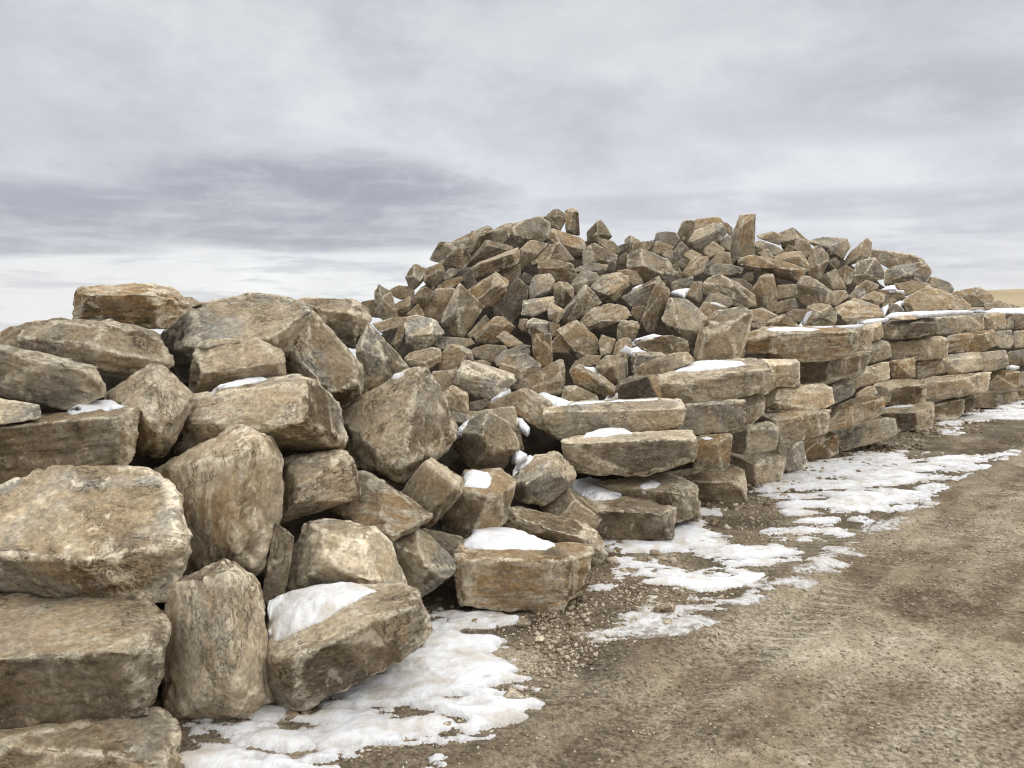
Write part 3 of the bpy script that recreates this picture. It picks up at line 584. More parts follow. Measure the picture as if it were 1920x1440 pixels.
overhanging square boulder high on the left shoulder of the tall pile|n|dd=-.15|177,620,3 230,498,4 280,437,4 380,443,4 500,458,3 583,540,2 613,640,2 540,735,0 400,725,0 280,685,1 520,500,-1 430,520,-1
long dark slab slanting along the left skyline of the tall pile|b||382,450,4 560,368,4 800,257,5 873,305,4 760,430,1 610,595,0 540,480,0 700,390,-1
bent brown stone above the banded front slab near the peak|b|dd=-.05|537,740,1 620,628,1 780,437,4 930,448,3 1073,510,2 1063,553,0 850,585,0 640,725,0 800,470,-1
small dark stone in the hollow above the bent brown stone|d|dd=.05|757,430,2 770,338,4 900,318,4 1013,298,4 1033,400,2 960,475,0 880,445,0
low crest stone on the left skyline below the peak|n|dd=.15|867,310,4 1000,237,6 1113,228,6 1113,330,3 1030,415,2 950,385,1 900,333,1
long ridge slab rising to the peak of the tall pile|n||1087,250,4 1210,197,6 1420,167,7 1513,240,4 1503,310,3 1483,420,1 1440,450,0 1160,505,1 1097,380,1 1290,400,-1 1110,350,0
small stone under the round cap stone at the peak|b|dd=-.08|1397,190,4 1470,147,5 1543,200,3 1613,300,1 1530,305,0 1410,293,1 1500,240,-1
round dark cap stone at the peak beside the short pillar|d|dd=.05|1477,140,3 1530,87,4 1600,72,4 1683,130,3 1688,190,2 1620,315,1 1540,222,0 1560,160,-2
short pillar stone standing upright on the peak of the tall pile|t||1677,100,3 1700,72,4 1780,57,4 1823,100,3 1843,373,2 1690,335,1 1677,220,1 1700,300,-1 1780,90,0
long brown beam-like stone lying below the short pillar on the peak|r|dd=-.1|1497,420,1 1530,297,4 1620,318,4 1880,418,5 1923,520,3 1850,645,1 1740,625,1 1600,470,-1 1880,520,-1
banded front slab tilted upward near the left shoulder of the tall pile|t|dd=-.2|637,720,2 700,678,2 1060,548,3 1140,507,4 1173,640,3 1120,703,0 1000,775,0 700,855,0 647,803,1 1080,570,-2 1110,690,-2 700,700,-1
craggy stone right of the banded front slab|n||1157,540,2 1290,417,5 1500,468,4 1430,520,1 1340,560,0 1250,705,0 1178,745,1
brown peaked boulder under the long brown beam-like stone|n||1317,650,2 1480,487,5 1600,452,5 1703,540,4 1753,640,2 1600,665,0 1480,640,-1 1400,705,0 1307,703,1
thick ledge-shaped stone in front of the brown peaked boulder|b|dd=-.12|1367,770,1 1388,680,2 1470,637,4 1560,637,4 1743,690,3 1813,810,2 1750,905,0 1560,885,1 1400,823,1 1740,700,-1 1390,750,-1
dark stone in shadow beneath the overhanging square boulder|d||487,750,3 620,728,3 643,860,1 683,922,0 590,995,0 518,850,2
grey stone in the hollow under the banded front slab|d|dd=.05|977,780,3 1173,688,4 1173,832,2 1060,905,0 1018,882,0
small round dark stone in the hollow left of the ledge-shaped stone|d|dd=.1|1157,850,2 1220,783,3 1333,850,2 1270,925,0 1178,882,0
@960,460,6 pile
pale knobbly boulder below the ledge-shaped stone|p|dd=-.05|197,450,2 250,348,4 340,328,4 430,328,4 483,410,2 463,512,1 340,575,0 200,605,0 197,500,1 400,500,-1
egg-shaped stone with an orange front right of the pale knobbly boulder|t|dd=-.1|467,450,2 530,407,3 620,417,3 693,480,2 703,580,1 600,715,1 488,663,0 472,560,0 580,480,-2
pale flat bar of stone under the pale knobbly boulder|p|dd=-.05|112,680,1 150,617,3 460,572,4 473,650,2 410,723,1 240,798,0 128,783,0 180,660,-1
small pale kite-shaped stone left of the long leaning grey stone|p|dd=-.12|397,760,0 430,648,2 460,647,3 603,740,2 510,885,0 418,843,0 520,740,-2
long leaning grey stone in the middle of the tall pile|g|dd=-.1|557,830,1 590,720,1 820,447,4 963,580,3 1003,650,3 860,733,1 740,845,0 640,893,0 600,860,-1 830,520,-1
light grey stone above the long leaning grey stone|g||667,440,1 720,348,3 800,282,4 930,298,4 993,370,3 900,453,1 740,525,0 688,492,0 830,400,-1
smooth tan boulder with a pale lower edge at the heart of the tall pile|t|dd=-.1|887,480,1 1000,338,4 1190,307,5 1303,350,4 1313,450,2 1170,625,0 1010,635,0 968,592,0 1080,560,-2 1290,420,0
tan stone peeking out behind the smooth tan boulder|t|dd=.1|1178,290,4 1280,272,5 1410,298,4 1483,430,2 1380,455,1 1300,420,1 1200,350,2
big humped boulder with a dark underside above the smooth tan boulder|n|dd=-.15|1297,170,3 1340,88,5 1450,47,6 1600,88,6 1780,188,5 1843,280,4 1833,400,2 1740,475,1 1680,405,0 1500,425,0 1330,283,1 1318,220,0 1480,230,-2 1700,310,-2
slanted slab with snow along its upper left edge|n|dd=-.05|1262,570,1 1300,538,1 1650,352,4 1723,450,3 1560,645,0 1390,718,0 1287,653,0 1600,420,1
rust-streaked stone propped steeply across the slanted snowy slab|r|dd=-.15|1432,900,1 1450,830,1 1610,457,3 1770,488,3 1783,560,2 1660,833,1 1600,990,0 1500,963,0 1470,820,-1 1700,500,-1
flat cracked tan slab in the middle of the tall pile|t|dd=-.1|772,860,1 810,798,2 900,718,5 1120,648,6 1270,698,5 1333,800,2 1200,863,0 1060,925,0 900,950,0 798,913,0 1000,840,-1
square upright stone below the flat cracked tan slab|n|dd=-.05|1182,1060,1 1188,900,2 1230,837,4 1400,847,4 1433,910,3 1400,1023,1 1350,1075,0 1370,900,-1
big orange-ribbed log-like stone low in the middle of the tall pile|t|dd=-.15|517,970,1 560,918,2 730,852,4 840,928,4 970,1078,3 1003,1150,2 980,1205,1 850,1245,-1 750,1285,0 708,1193,-1 560,1010,-1
small flat-faced pale stone right of the orange-ribbed log-like stone|p|dd=-.02|977,1100,1 1010,1007,3 1163,1058,3 1120,1223,0 1000,1255,0
small stone with snow on its foot below the square upright stone|n|dd=-.05|1137,1220,1 1178,1080,2 1250,1037,4 1330,1047,4 1353,1140,2 1310,1253,0 1300,1305,0 1160,1253,0
pale crumbly block sitting on top of the short upright post stone|p|dd=-.05|147,980,1 168,860,2 230,817,4 430,857,4 443,960,1 420,1015,0 200,1020,0 180,880,-1
brown stone end just right of the pale crumbly block|b|dd=.03|420,860,4 540,897,4 523,1010,2 440,1035,1 420,960,1
short upright post stone with rusty stripes|r|dd=-.15|228,1010,3 300,997,4 430,997,3 453,1130,1 448,1342,0 380,1365,0 270,1373,0 237,1200,0 260,1020,-1
small stone left of the pale crumbly block|n||72,920,1 88,830,3 180,827,3 163,960,1 110,965,0
knobby stone between the short post stone and the orange-ribbed stone|n|dd=.03|447,1090,2 520,997,4 600,1057,3 673,1160,1 640,1225,0 540,1205,0 448,1203,0
@1080,380,6 pile
rough grey boulder below the head-shaped skyline stone|g||67,620,2 78,560,3 190,457,5 250,478,5 453,590,3 463,650,2 400,795,1 340,783,0 300,743,0 98,723,0 200,640,-1
thin grey-green flake at the foot of the rough grey boulder|g|dd=-.08|-40,770,2 40,718,3 200,677,3 333,700,1 343,750,0 250,845,1 100,763,0
head-shaped pointed stone on the skyline right of the peak|g||122,340,3 190,258,4 260,197,5 350,268,4 403,380,3 370,415,2 260,405,0 200,455,1 128,443,2 240,330,-1
angular neck-like stone under the head-shaped skyline stone|n|dd=-.05|238,400,3 300,408,2 430,438,3 493,530,2 470,575,0 380,545,0 258,463,1
small upright skyline stone in the dip between the two crests|n|dd=.1|547,420,3 600,372,4 680,398,4 723,440,3 650,555,0 600,575,0 557,533,1 640,450,-1
small tan block on the skyline dip right of the small upright stone|t|dd=.1|637,540,2 740,432,4 870,438,4 863,480,2 800,545,0 700,575,0
slanted small slab right of the small tan skyline block|n||817,540,1 900,427,4 1103,490,3 1093,520,2 990,565,0 940,605,0 880,560,-1
blocky grey skyline stone left of the right-hand crest|g|dd=.2|882,430,3 907,340,5 1000,322,5 1130,338,5 1163,400,4 1100,493,1 960,445,0
tan upright boulder at the left of the right-hand crest|t|dd=.1|1097,460,2 1170,390,1 1200,207,4 1330,207,4 1333,330,2 1260,415,0 1240,445,0 1178,475,0
orange-topped slab capping the right-hand crest|r|dd=.05|1327,290,2 1350,187,4 1600,157,5 1653,220,3 1580,265,0 1340,305,0
small orange stone tucked between the crest slab and the tall pillar|r|dd=.1|1620,220,4 1700,227,4 1763,290,3 1740,375,1 1680,330,0
layered blue-grey boulder on the right-hand crest|g|dd=-.1|1262,390,2 1300,327,4 1560,227,5 1620,227,4 1683,320,3 1673,380,2 1600,455,0 1360,545,0 1308,493,0 1288,440,0 1620,290,-1 1300,450,-2
small peaked stone below the tan upright crest boulder|n||1087,560,1 1180,427,4 1273,520,2 1200,575,0 1108,595,0
rounded cube stone below the layered blue-grey boulder|t||1432,530,1 1540,432,4 1683,530,3 1600,565,0 1500,625,0 1438,572,0
leaning grey stone left of the tall pillar's foot|g||1477,700,1 1610,547,4 1730,557,4 1743,690,2 1600,725,0 1497,723,0
grey stone end between the layered boulder and the tall pillar|g|dd=.05|1597,460,2 1720,357,4 1753,420,3 1733,543,1 1650,505,0
speckled tan stone with a stepped top in the rubble below the right-hand crest|t|dd=-.05|1197,800,1 1320,597,4 1480,607,4 1493,660,2 1440,745,1 1420,795,0 1320,835,0 1228,833,0
little grey stone in the rubble right of the big humped boulder|g||1037,630,1 1120,587,3 1203,577,3 1193,653,0 1088,695,0
little dark chip stone in the rubble beside the speckled tan stone|d||1107,690,1 1210,627,3 1268,640,3 1253,703,0 1190,745,0
little rounded stone above the rubble, top right of the big humped boulder|n||967,590,1 1030,537,3 1090,537,3 1093,600,1 1030,635,0
low rubble stone just under the rounded cube stone|t|dd=.05|1197,560,2 1300,527,3 1423,590,3 1330,655,0 1228,623,0
small tan stone touching the right flank of the big humped boulder|t||1077,700,3 1140,687,4 1203,820,2 1170,865,0 1098,863,1
grey flat stone above the snow patch right of the steeply propped stone|g||1077,900,2 1130,867,4 1323,827,4 1303,950,1 1200,975,0 1067,983,1
dark wedge stone with a flat foot right of the grey flat stone|b|dd=-.08|1227,1050,1 1320,887,4 1423,887,4 1423,1060,2 1400,1115,0 1370,1143,0 1330,1050,-1
tiny far stone on the skyline in the dip right of the head-shaped stone|g|dd=.3|467,490,4 560,457,5 573,520,3 500,565,2
dark stone in the hollow below the small upright skyline stone|d|dd=.05|477,620,3 560,557,4 603,590,3 583,705,1 467,695,1
small brown stone with a snow crescent on top|t|dd=-.1|1397,1180,2 1440,1117,4 1600,1127,5 1713,1180,3 1600,1235,0 1490,1315,0 1428,1263,1
@1320,390,6 pile
tall rust-faced pillar stone standing upright on the right-hand crest|r|dd=-.15,T=.5|297,540,4 318,280,4 368,180,4 400,87,5 480,72,5 573,88,3 578,150,2 558,540,1 390,565,-1 297,655,2 390,240,-1 555,100,0
long rusty beam of stone lying at the tall pillar's foot|r|dd=-.3|387,640,2 398,560,3 560,532,4 900,598,4 1113,680,3 1123,750,2 1030,833,0 860,793,0 560,703,0 398,663,0 940,690,-2 420,590,1
low grey skyline stone just right of the tall pillar|g|dd=.05|597,310,4 770,262,5 853,300,4 863,370,1 840,415,0 780,395,0 618,343,1
peaked blue-grey skyline stone with a tan tip right of the tall pillar|g|dd=.15|827,290,5 1000,222,6 1173,370,4 1100,485,2 1020,455,0 900,483,1 858,390,0 1060,330,0
layered dark slab right of the tall pillar's middle|g||562,400,3 620,362,4 800,418,4 893,480,3 800,545,0 740,475,0 588,505,1 578,440,0
small tan stone above the long rusty beam|t|dd=-.05|597,510,2 720,457,4 793,560,2 700,575,0
tiny upright tan chip above the tan flat-topped slab|t|dd=.05|897,490,2 950,417,4 1003,430,4 1003,493,1
tan flat-topped slab right of the long rusty beam|t|dd=-.1|792,560,1 900,497,4 1090,487,5 1183,640,3 1130,695,1 1040,655,0 860,595,-1 1060,540,-1
tan lump under the peaked blue-grey skyline stone|t|dd=.05|1007,460,2 1080,347,4 1180,378,4 1213,470,3 1150,565,1 1088,493,1
tall lumpy boulder with a knobbed top right of the tan flat-topped slab|n|dd=-.15|1127,700,2 1178,590,3 1220,447,5 1300,427,5 1393,520,4 1403,570,3 1370,683,1 1290,795,0 1178,763,1 1300,660,-1 1260,560,0
big dark grey boulder with a ledge on the right skyline|g||1177,380,4 1320,327,6 1600,342,6 1638,430,4 1613,500,2 1540,585,1 1420,565,1 1398,500,0 1400,440,-1
horn-shaped pointed stone on the right skyline|n|dd=-.05|1557,640,2 1640,500,3 1830,342,5 1893,385,4 1863,540,1 1840,575,0 1618,653,0 1730,530,-1
small dark stone under the big dark grey skyline boulder|d||1397,600,3 1480,557,4 1533,620,3 1510,705,1 1428,663,1
big five-sided boulder with a pale diagonal crack below the rusty beam's end|n|dd=-.1|1007,990,1 1028,870,1 1130,767,4 1210,778,4 1390,898,3 1473,960,3 1420,1085,1 1170,1115,0 1088,1053,0 1380,920,0
small tan stone fitted against the five-sided boulder's right side|t||1427,1090,1 1448,930,3 1590,928,4 1633,1000,2 1480,1105,0
stone with a dark left side right of the tall lumpy boulder|n||1277,800,3 1380,738,3 1480,677,4 1543,830,3 1603,910,2 1440,935,0 1400,740,-1 1440,920,-1
grey blunt stone left of the yellow-stained boulder|g|dd=.02|1497,710,2 1600,642,4 1703,720,3 1650,855,1 1588,863,0 1540,823,0
upright stone with a pale right face beneath the long rusty beam|t|dd=-.12|527,930,3 650,757,3 770,747,3 803,850,2 823,1030,2 813,1120,1 760,1173,0 650,1125,0 587,1125,2 660,800,-1 670,1080,-1
small square stone, upper of two stacked right of the pale-faced upright stone|t|dd=-.05|817,870,2 1030,857,3 1053,960,1 980,1005,0 828,1033,0
small square stone, lower of two stacked right of the pale-faced upright stone|g|dd=-.08|797,1160,1 838,1060,2 1020,1007,4 1063,1130,2 960,1165,0 828,1195,0
grey lens-shaped slab left of the long rusty beam|g||17,690,3 150,627,4 300,637,4 443,680,2 420,743,1 200,775,0 128,763,-1 17,753,1
big broken-topped boulder left of the pale-faced upright stone|t|dd=-.08|-3,830,2 160,742,4 350,818,4 470,907,3 560,967,3 583,1100,1 480,1125,0 340,1105,0 330,1010,-1 340,860,-1 -3,965,1
small domed stone in front of the big broken-topped boulder|g|dd=-.2|7,1050,1 58,967,3 150,957,4 300,1007,3 323,1090,1 250,1115,0 58,1083,0
dark stone in the shade left of the pale-faced upright stone|d|dd=.08|307,790,4 440,797,4 543,870,3 523,943,1 460,925,1
little grey stone in the shade under the rusty beam's left half|d|dd=.05|417,790,2 480,727,3 563,727,3 543,833,1 438,823,0
flat tan stone at the foot of the pale-faced upright stone|t||507,1150,3 640,1127,4 740,1157,4 833,1220,2 700,1315,0 538,1273,1
triangular stone rising behind the rust-tinted cap slab's snow strip|t|dd=-.05|697,1345,1 718,1280,1 890,1187,4 960,1237,3 1073,1335,1 900,1345,0 850,1280,-1
dark broken stone with a fleck of snow right of the triangular stone|b|dd=.03|917,1190,2 1000,1137,4 1130,1137,4 1143,1200,2 1070,1295,0 960,1255,0
round-topped boulder right of the steep ribbon of snow|n|dd=-.05|1107,1325,2 1128,1180,3 1190,1097,4 1290,1072,5 1420,1097,4 1493,1180,3 1483,1290,1 1420,1325,0 1198,1340,0 1300,1180,-2
small flat block between the big upright tan boulder and the triangular stone|t||527,1290,2 690,1287,2 698,1345,0 538,1355,0
@1080,560,6 pile
big upright tan boulder with a grey right side left of the rust-tinted cap slab|t|dd=-.2|1317,715,3 1348,560,3 1388,330,3 1430,257,4 1560,157,6 1700,107,7 1900,107,6 1963,150,4 1973,300,3 1903,480,1 1850,675,0 1600,695,0 1390,695,1 1700,300,-1 1450,290,1
grey layered slab tilted left of the big upright tan boulder|g|dd=-.05|977,240,2 998,130,3 1060,7,5 1250,7,5 1483,240,4 1390,343,2 1353,530,1 1240,523,0 1098,423,1 1037,300,0 1150,330,-2 1370,360,-1
lens-shaped rusty stone with a snow crust in front of the grey layered slab|r|dd=-.08|627,500,2 900,417,5 1080,417,5 1230,467,3 1263,530,1 1253,605,0 1030,625,0 750,575,0 700,500,0
low grey stone under the snow left of the broad tan sloping stone|g||627,640,3 660,607,4 960,597,5 1013,640,3 880,705,1 700,765,1 638,843,1 617,700,2 680,640,0
broad tan sloping stone behind the broad top slab|t|dd=-.05|657,800,1 740,737,3 1070,617,6 1250,597,6 1323,710,4 1130,785,1 1000,835,0 780,865,0 667,865,0
knobbly rounded stone left of the broad tan sloping stone|n|dd=-.1|217,780,2 280,697,3 350,637,4 430,637,4 533,690,3 553,880,1 490,955,0 420,963,0 248,823,1 400,760,-2
thin upright flake behind the knobbly rounded stone|n|dd=.05|437,640,4 530,617,4 583,700,3 583,873,1 550,885,1 520,720,1
rusty wedge-shaped stone left of the knobbly rounded stone|r|dd=-.12|-3,970,1 -63,830,2 0,757,4 60,747,5 240,828,4 463,1000,3 453,1052,1 340,1103,0 98,1013,0 300,950,-2
tan stone lying above the rusty wedge-shaped stone|t||-3,700,4 140,637,5 280,637,5 243,750,2 60,765,1 -63,793,1
dark hollow-faced wedge behind the line of snow left of the broad top slab|d|dd=.02|457,1000,3 497,920,4 640,867,5 790,857,5 860,1000,2 913,1133,1 347,1143,1 520,960,-1 760,890,-2 480,1060,0
tan sliver of stone against the left end of the broad top slab|t|dd=.05|785,860,4 900,857,5 963,960,2 973,1133,1 930,1135,0 860,1000,-1
grey striped stone behind the rust-dark leaning slab's strip of snow|g||-163,1140,1 -123,980,4 0,977,4 230,1087,3 243,1143,1 60,1165,0 -60,1060,-1
dark stone in the hollow below the slanted snowy slab|d|dd=.05|607,180,2 638,100,3 783,77,3 743,243,1 700,255,1
@800,600,6 pile
pale orange-ribbed boulder right of the great square slab's top corner|p|dd=-.15|322,700,1 357,600,2 420,452,5 480,457,5 880,577,5 983,620,4 1003,680,2 920,765,1 840,793,0 690,910,0 620,893,0 398,803,0 337,740,0 370,590,-1 850,640,-1 740,830,-2
brown stone between the great square slab and the pale orange-ribbed boulder|n||57,590,3 200,567,4 370,567,4 333,700,1 180,855,0 118,823,0 87,700,1
tan cube-like stone below the pale orange-ribbed boulder's left end|t|dd=-.05|162,870,2 208,800,4 300,737,4 453,820,3 473,900,2 463,1085,1 350,1065,0 268,1013,0 400,840,-1
broad brown slab sloping down to the strip of snow|b|dd=-.02|942,780,2 1178,608,5 1480,477,6 1553,600,4 1563,720,2 1490,845,0 1380,835,0 1098,793,0 1500,620,1
flat ribbed tan stone under the tongue of snow, above the half-hidden tan block|t|dd=-.05|597,1030,1 750,917,3 1000,797,5 1090,767,5 1003,960,0 880,1005,0 638,1053,0
small pale wedge tucked behind the rounded many-sided boulder|p|dd=.05|267,1030,3 390,1047,4 493,1110,3 410,1175,1 298,1143,1
dark stone in the hollow under the pale orange-ribbed boulder|d|dd=.08|470,930,3 660,890,3 730,930,3 600,1020,1 470,1040,1
@1520,420,6 pile
broad flat-topped slab on the right skyline of the tall pile|t||667,340,2 700,287,4 1000,317,6 1160,342,6 1283,420,4 1273,440,2 1060,473,0 900,503,0 758,423,0 678,373,1
smooth grey rounded boulder at the right end of the tall pile|g|dd=-.1|827,560,2 878,497,4 1000,467,4 1250,427,5 1310,457,4 1358,550,3 1290,655,1 1080,675,0 880,693,0 837,653,0 1100,560,-1
yellow-stained boulder below the horn-shaped skyline stone|t|dd=-.08|437,600,1 498,520,2 560,417,5 720,377,5 803,500,3 833,540,2 823,612,1 700,643,0 600,625,0 448,703,2 620,560,-1 470,580,0
low layered stone stepping down at the right end of the skyline|g|dd=.1|1297,650,3 1330,597,4 1420,607,4 1563,657,3 1613,730,2 1580,775,1 1480,765,0 1378,693,0
pale lit stone slanting below the yellow-stained boulder|p|dd=-.08|427,820,1 518,700,3 630,627,4 763,690,3 743,730,2 560,845,0 468,843,0
two-faced tan stone right of the pale slanting stone|t|dd=-.05|547,850,1 618,800,2 720,757,4 843,790,4 823,873,1 720,935,0 618,893,0 740,850,-1
low brown stone roofed with snow below the smooth grey rounded boulder|b||757,740,3 1053,757,3 1053,833,1 960,865,0 838,863,0 767,793,1
big smooth tan boulder fan-shaped against the wall top at the right|t|dd=-.15|1037,880,3 1098,820,3 1320,702,5 1480,818,4 1563,970,2 1400,985,0 1157,985,1
tan slope-backed boulder right of the fan-shaped tan boulder|t|dd=.05|1397,720,5 1560,777,5 1700,827,5 1803,920,4 1760,965,2 1560,975,1 1478,833,1
tan flat stone behind the fan-shaped tan boulder|t|dd=.1|937,680,4 1150,637,5 1403,687,5 1383,720,3 1180,785,1 1058,803,1
large low tan boulder behind the wall top left of the snow pockets|t|dd=-.1|267,950,3 480,837,5 560,847,5 763,940,4 833,1040,2 500,1115,0 420,1135,0 370,1050,-1 287,983,1
small tan stone hemmed in by snow on the wall top|t|dd=-.05|867,960,2 920,887,4 990,908,4 1063,990,2 900,1015,0
small dark stone beside the snow-hemmed tan stone|d||1040,880,3 1113,887,3 1163,970,2 1068,985,1
far tan stones' nearest hump beyond the right end of the tall pile|t|dd=.6|1597,780,5 1760,727,6 1920,717,6 2053,800,5 2053,920,3 1750,843,2
grey far stone leaning beyond the slope-backed boulder|g|dd=.3|1697,830,4 1820,787,5 1920,847,4 1963,930,2 1798,935,1
small pale stone far off above the wall top near the right edge|t|dd=1.2|1957,900,4 2103,867,4 2240,890,4 2343,930,4 2300,965,1 1957,965,1
small brown stone under the pale slanting and two-faced stones|b||797,900,3 900,827,4 963,857,3 880,915,1 810,950,1
"""

# snow: label | outline per survey sheet
SNOW = """
@0,500,4
snow lump on the large dark-stained slab at the left of the near heap|500,1095 560,1050 570,1005 640,998 840,998 900,1030 925,1050 850,1080 740,1080 650,1100 540,1115
@340,520,4
thin strip of snow along the top edge of the slab with the orange notch|220,855 290,800 480,765 590,746 655,765 480,802 330,832
small dab of snow behind the top edge of the great square slab|1565,765 1600,722 1660,714 1672,730 1620,765
@460,1020,4
broad dirty sheet of snow on the long front slab|150,430 220,410 320,375 480,330 580,300 740,293 880,308 1010,355 900,390 800,460 700,510 600,570 450,640 340,690 300,730 220,735 170,650 190,600
@780,680,4
round cushion of snow on the squared brown block|355,860 370,830 430,806 540,833 567,870 562,910 530,945 450,938 360,928
slanted sliver of snow on the six-sided tan boulder|725,815 760,750 850,700 900,703 850,760 780,802
tuft of snow in the gap right under the rounded many-sided boulder|718,718 750,670 780,658 832,690 780,714
scrap of snow at the left shoulder of the rounded many-sided boulder|313,525 320,488 400,418 375,480 340,522
tongue of snow under the pale orange-ribbed boulder's right end|537,302 600,240 660,187 700,187 712,215 640,252
plume of snow in the dark hollow right of the half-hidden tan block|748,450 760,413 800,423 852,490 832,512 790,482
tapering strip of snow running down behind the rust-dark leaning slab|860,203 920,203 1060,258 1160,297 1130,322 1060,332 960,262
thin line of snow along the back of the long pale slab|1130,322 1200,295 1500,280 1810,266 1822,282 1400,300
lens of snow on the thick pale-veined slab under the long pale slab|1250,567 1280,525 1380,496 1560,488 1632,530 1450,552
spread of snow on the brown ground block at the wall's end|1145,920 1200,875 1300,858 1390,885 1390,920 1340,920 1450,960 1552,985 1510,1020 1340,1042 1250,1000
crumb of snow on the flat-topped stone behind the brown ground block|1665,925 1700,900 1770,883 1842,905 1800,942 1700,952
fleck of snow on the rusty wedge-shaped stone|1250,35 1330,38 1372,82 1310,62
@800,860,4
thick cap of snow on the rust-banded front block|258,645 330,590 350,530 440,493 640,528 820,578 960,638 975,660 900,688 700,688 400,683 300,663
@940,660,3.4286
oval of snow on the broad top slab|1100,132 1160,100 1260,63 1380,50 1540,60 1577,85 1450,107 1250,127
dot of snow on the small rusty wall block|1280,552 1320,541 1367,558 1310,567
@1360,580,6
long strip of snow on the rust-tinted cap slab|430,222 560,198 900,203 1092,228 950,247 520,252
thin strip of snow behind the narrow cap stone|920,197 1300,178 1560,163 1500,187 1100,207
strip of snow behind the squarish pale cap stone|1470,132 1520,113 1830,93 1800,112 1560,152
steep ribbon of snow against the round-topped boulder's left side|825,192 900,50 990,8 962,60 872,192
@1600,560,6
snow strip left of the loose thin flat stone on the wall top|30,262 60,238 380,213 402,225 200,267
long line of snow on the wall top behind the pitted grey cap block|350,207 420,163 700,143 1270,128 1352,140 1000,162 760,182 400,202
snow line on the wall top reaching the right edge|1280,127 1400,113 1920,103 1920,162 1500,152
tongue of snow on the jutting base block|330,1227 420,1213 590,1173 692,1210 520,1227
dab of snow on the orange-patched block near the right edge|1720,767 1780,743 1872,760 1800,777
tiny dot of snow on the long grey-tan middle-course block|1528,577 1560,553 1612,577
@1520,420,6
snow roof on the low brown stone below the smooth grey rounded boulder|780,742 900,688 950,688 960,745
white scrap right of the snow roof on the low brown stone|940,747 1050,748 1057,787 980,767
snow pocket left of the snow-hemmed tan stone|790,952 870,900 892,893 830,1032
snow collar over the small dark stone on the wall top|940,892 1000,868 1062,873 1000,900 1062,982 1030,962 980,912
@1080,380,6
snow along the upper left edge of the slanted slab|608,1002 640,958 720,918 772,916 680,962
snow patch under the grey flat stone left of the dark wedge stone|1068,1002 1120,978 1292,963 1222,1057 1130,1017
snow crescent on the small brown stone|1500,1132 1560,1118 1702,1182 1580,1157
@1080,560,6
snow crust on the lens-shaped rusty stone|628,492 680,448 880,398 1002,420 850,447 700,477
forked snow below the lens-shaped rusty stone|488,592 560,528 620,558 690,533 740,578 832,602 640,597 600,622
snow streak above the rusty wedge-shaped stone|80,768 200,768 242,837 180,812
curl of snow in front of the dark hollow-faced wedge|308,1142 400,1058 472,1058 420,1102 340,1142
"""

COL = {"n": (0.98, .36, .42), "b": (0.78, .50, .10), "r": (0.92, 1.0, .0), "t": (1.08, .40, .12),
       "g": (0.95, .12, .90), "p": (1.36, .12, .70), "d": (0.62, .30, .45)}
NAMES = {"near": ("boulder", "boulder", "boulders of the near heap"),
         "wall": ("stone_block", "stone block", "blocks of the dry stacked wall"),
         "pile": ("quarry_stone", "rock", "stones of the tall pile")}
HOSTS = []          # (object, BVH in world space)

def hull_planes(q, merge=0.90, ease=0.30):
    bm = bmesh.new()
    vs_ = [bm.verts.new(p) for p in q]
    bmesh.ops.convex_hull(bm, input=vs_)
    fs = [[f.calc_area(), np.array(f.normal[:]), np.array(f.calc_center_median()[:])] for f in bm.faces]
    bm.free()
    fs = [f for f in fs if f[0] > 1e-5]
    for f in fs:
        if f[1] @ f[2] < 0: f[1] = -f[1]
    # grow clusters of like-facing triangles: a quarried stone has a few broad faces
    fs.sort(key=lambda x: -x[0])
    cl = []
    for a, n, c in fs:
        best = None
        for k in cl:
            d = k[1] @ n
            if d > merge and (best is None or d > best[0]): best = (d, k)
        if best:
            k = best[1]; m = k[1] * k[0] + n * a; k[1] = m / np.linalg.norm(m); k[2] = (k[2] * k[0] + c * a) / (k[0] + a); k[0] += a
        else: cl.append([a, n.copy(), c.copy()])
    q = np.asarray(q); out = []
    for a, n, c in cl:
        d0 = float(n @ c); d1 = float((q @ n).max())
        out.append((n, max(d0 + (d1 - d0) * ease, 0.08)))
    return out

